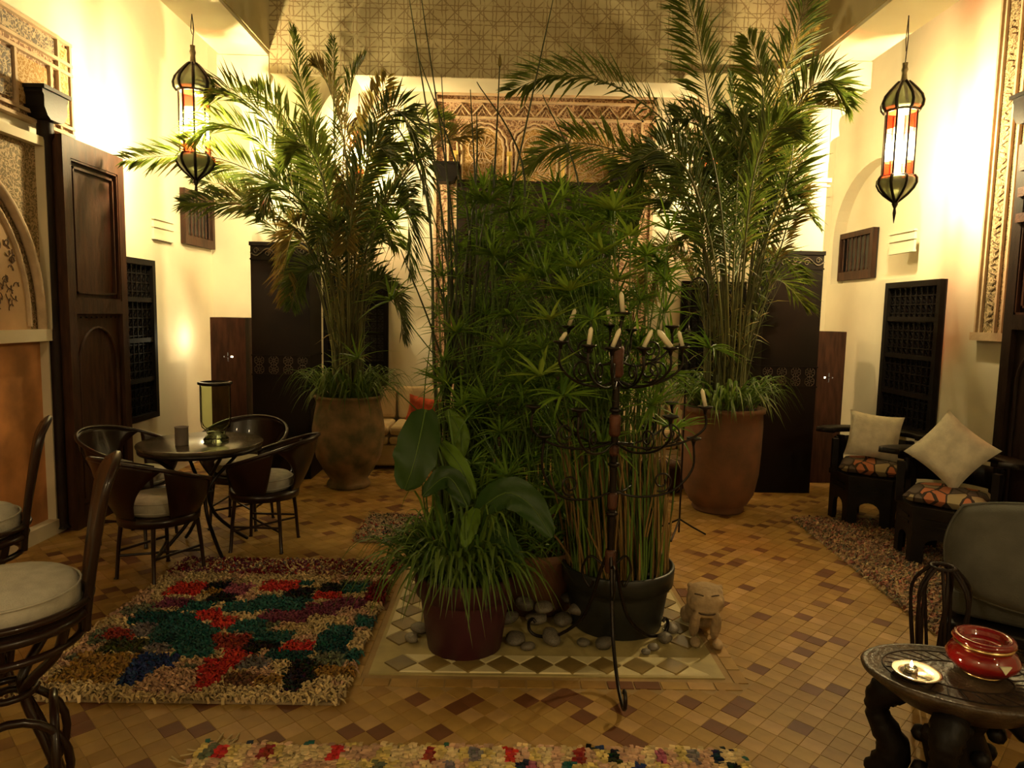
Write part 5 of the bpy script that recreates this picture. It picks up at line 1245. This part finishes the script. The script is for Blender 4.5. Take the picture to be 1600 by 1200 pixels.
def carm(x, y, z1, z0, scroll=True):
    r = math.hypot(x, y); c, s = x/r, y/r
    P = [(.018, z0), (r*.35, z0-.02), (r*.75, z0+.01), (r, z0+(z1-z0)*.45), (r, z1-.02)]
    o = MB().tube(bez([(q*c, q*s, z) for q, z in P], 22), .0058, 6).build('arm', IRON, cd)
    if scroll: MB().tube([((r*.62+(.05*(1-u*.7))*math.cos(-2+u*9))*c, (r*.62+(.05*(1-u*.7))*math.cos(-2+u*9))*s, z0+.055+.05*(1-u*.7)*math.sin(-2+u*9)) for u in [i/20 for i in range(21)]], .0045, 5).build('arm_scroll', IRON, o)
    cup(x, y, z1, cd)
CU = {}
def tier(lst, r, zz, z0, Yc=cy):
    for (nm, px, py, front) in lst:
        p = at(px, py, cy); dx = p.x-cx; dx = max(-r, min(r, dx)); dy = (r*r-dx*dx)**.5*(-1 if front else 1); q = at(px, py, cy+dy)
        x, y, z = q.x-cx, q.y-cy, q.z; carm(x, y, z, z0); CU[nm] = (q.x, q.y, z+.007)
tier([('a', 876, 535, 1), ('b', 920, 541, 1), ('c', 957, 545, 1), ('d', 1006, 545, 1), ('e', 1048, 545, 1), ('f', 1066, 543, 0)], .285, 1.47, 1.31)
tier([('g', 889, 511, 0), ('h', 954, 509, 0), ('i', 986, 516, 0), ('j', 1050, 511, 0)], .25, 1.56, 1.40)
tier([('k', 833, 636, 1), ('l', 870, 625, 0), ('m', 905, 641, 1), ('n', 1050, 630, 0), ('o', 1102, 637, 1), ('p', 1048, 652, 1)], .41, 1.18, 1.03)
tier([('q', 850, 682, 1), ('r', 1084, 686, 1), ('s', 1010, 668, 0)], .36, 1.03, .80)
p = at(973, 490, cy); MB().tube([(0, 0, 1.48), (p.x-cx, 0, p.z)], .007, 6).build('spike', IRON, cd); cup(p.x-cx, 0, p.z, cd, .036); CU['t'] = (p.x, cy, p.z+.007)
def candle(cupn, dpx, dpy, label, r=.0095):
    b = Vector(CU[cupn]); k = b.y/F; tip = b+Vector((dpx*k, 0, -dpy*k)); L = (tip-b).length; d = (tip-b).normalized()
    q = thing('candle', label, 'candle', b, 0, 'white candles on the candelabra'); q.rotation_mode = 'QUATERNION'; q.rotation_quaternion = d.to_track_quat('Z', 'Y')
    MB().lathe([(0, 0), (r, 0), (r, L*.80), (r*.75, L*.88), (r*.3, L*.97), (0, L)], 12).build('wax_body', WAX, q); MB().tube([(0, 0, L*.98), (.001, 0, L+.008)], .0012, 4).build('wick', BLK, q)
candle('g', 10, -28, 'white candle leaning right at the far left of the upper ring')
candle('a', 9, -14, 'short white candle stub at the far left of the candelabra')
candle('b', 3, -28, 'thin upright white candle second from the left on the lower ring')
candle('h', -7, -28, 'white candle leaning left just beside the topmost candle')
candle('c', 11, -30, 'white candle leaning right below the topmost candle')
candle('t', -4, -32, 'topmost white candle at the centre of the candelabra', .011)
candle('d', 12, -28, 'white candle leaning right on the right half of the ring')
candle('e', -22, -27, 'thick white candle leaning strongly left on the right half', .013)
candle('f', -7, -24, 'white candle at the far right end of the top ring')
candle('o', -7, -28, 'lone lower white candle in front of the right palm pot')
# shepherd hook stand behind
hk = thing('hook_stand', 'thin black iron shepherd hook stand in front of the right back window', 'stand', (1.33, 4.98, 0))
zt_ = 1.83
pts = [(0, 0, .02), (0, 0, 1.0), (0, 0, zt_-.08)]+[(.065-.065*math.cos(a), 0, zt_-.02+.08*math.sin(a)) for a in [PI*i/12 for i in range(13)]]+[(.135, 0, zt_-.12)]
MB().tube(pts, .007, 7).build('hook', IRON, hk)
for k in range(3):
    a = k*2*PI/3; MB().tube([(0, 0, .12), (.10*math.cos(a), .10*math.sin(a), .06), (.2*math.cos(a), .2*math.sin(a), .007)], .007, 6).build('foot', IRON, hk)
MB().lathe([(.006, 1.44), (.035, 1.45), (.012, 1.47), (.03, 1.50), (.012, 1.53), (.006, 1.56)], 10).build('finial', IRON, hk)
# a brown pouf behind the right planter
po = thing('leather_pouf', 'brown leather pouf half hidden behind the right palm pot', 'pouf', (1.52, 6.35, 0))
MB().lathe([(0, 0), (.17, .0), (.215, .05), (.235, .14), (.225, .24), (.18, .30), (0, .31)], 28).build('body', RWOOD, po)
g = MB()
for k in range(12): a = k*PI/6; g.tube([(r*1.01*math.cos(a), r*1.01*math.sin(a), z) for r, z in ((.17, .005), (.215, .05), (.235, .14), (.225, .24), (.18, .30), (.02, .312))], .004, 4)
g.build('seam', BEIGE, po)
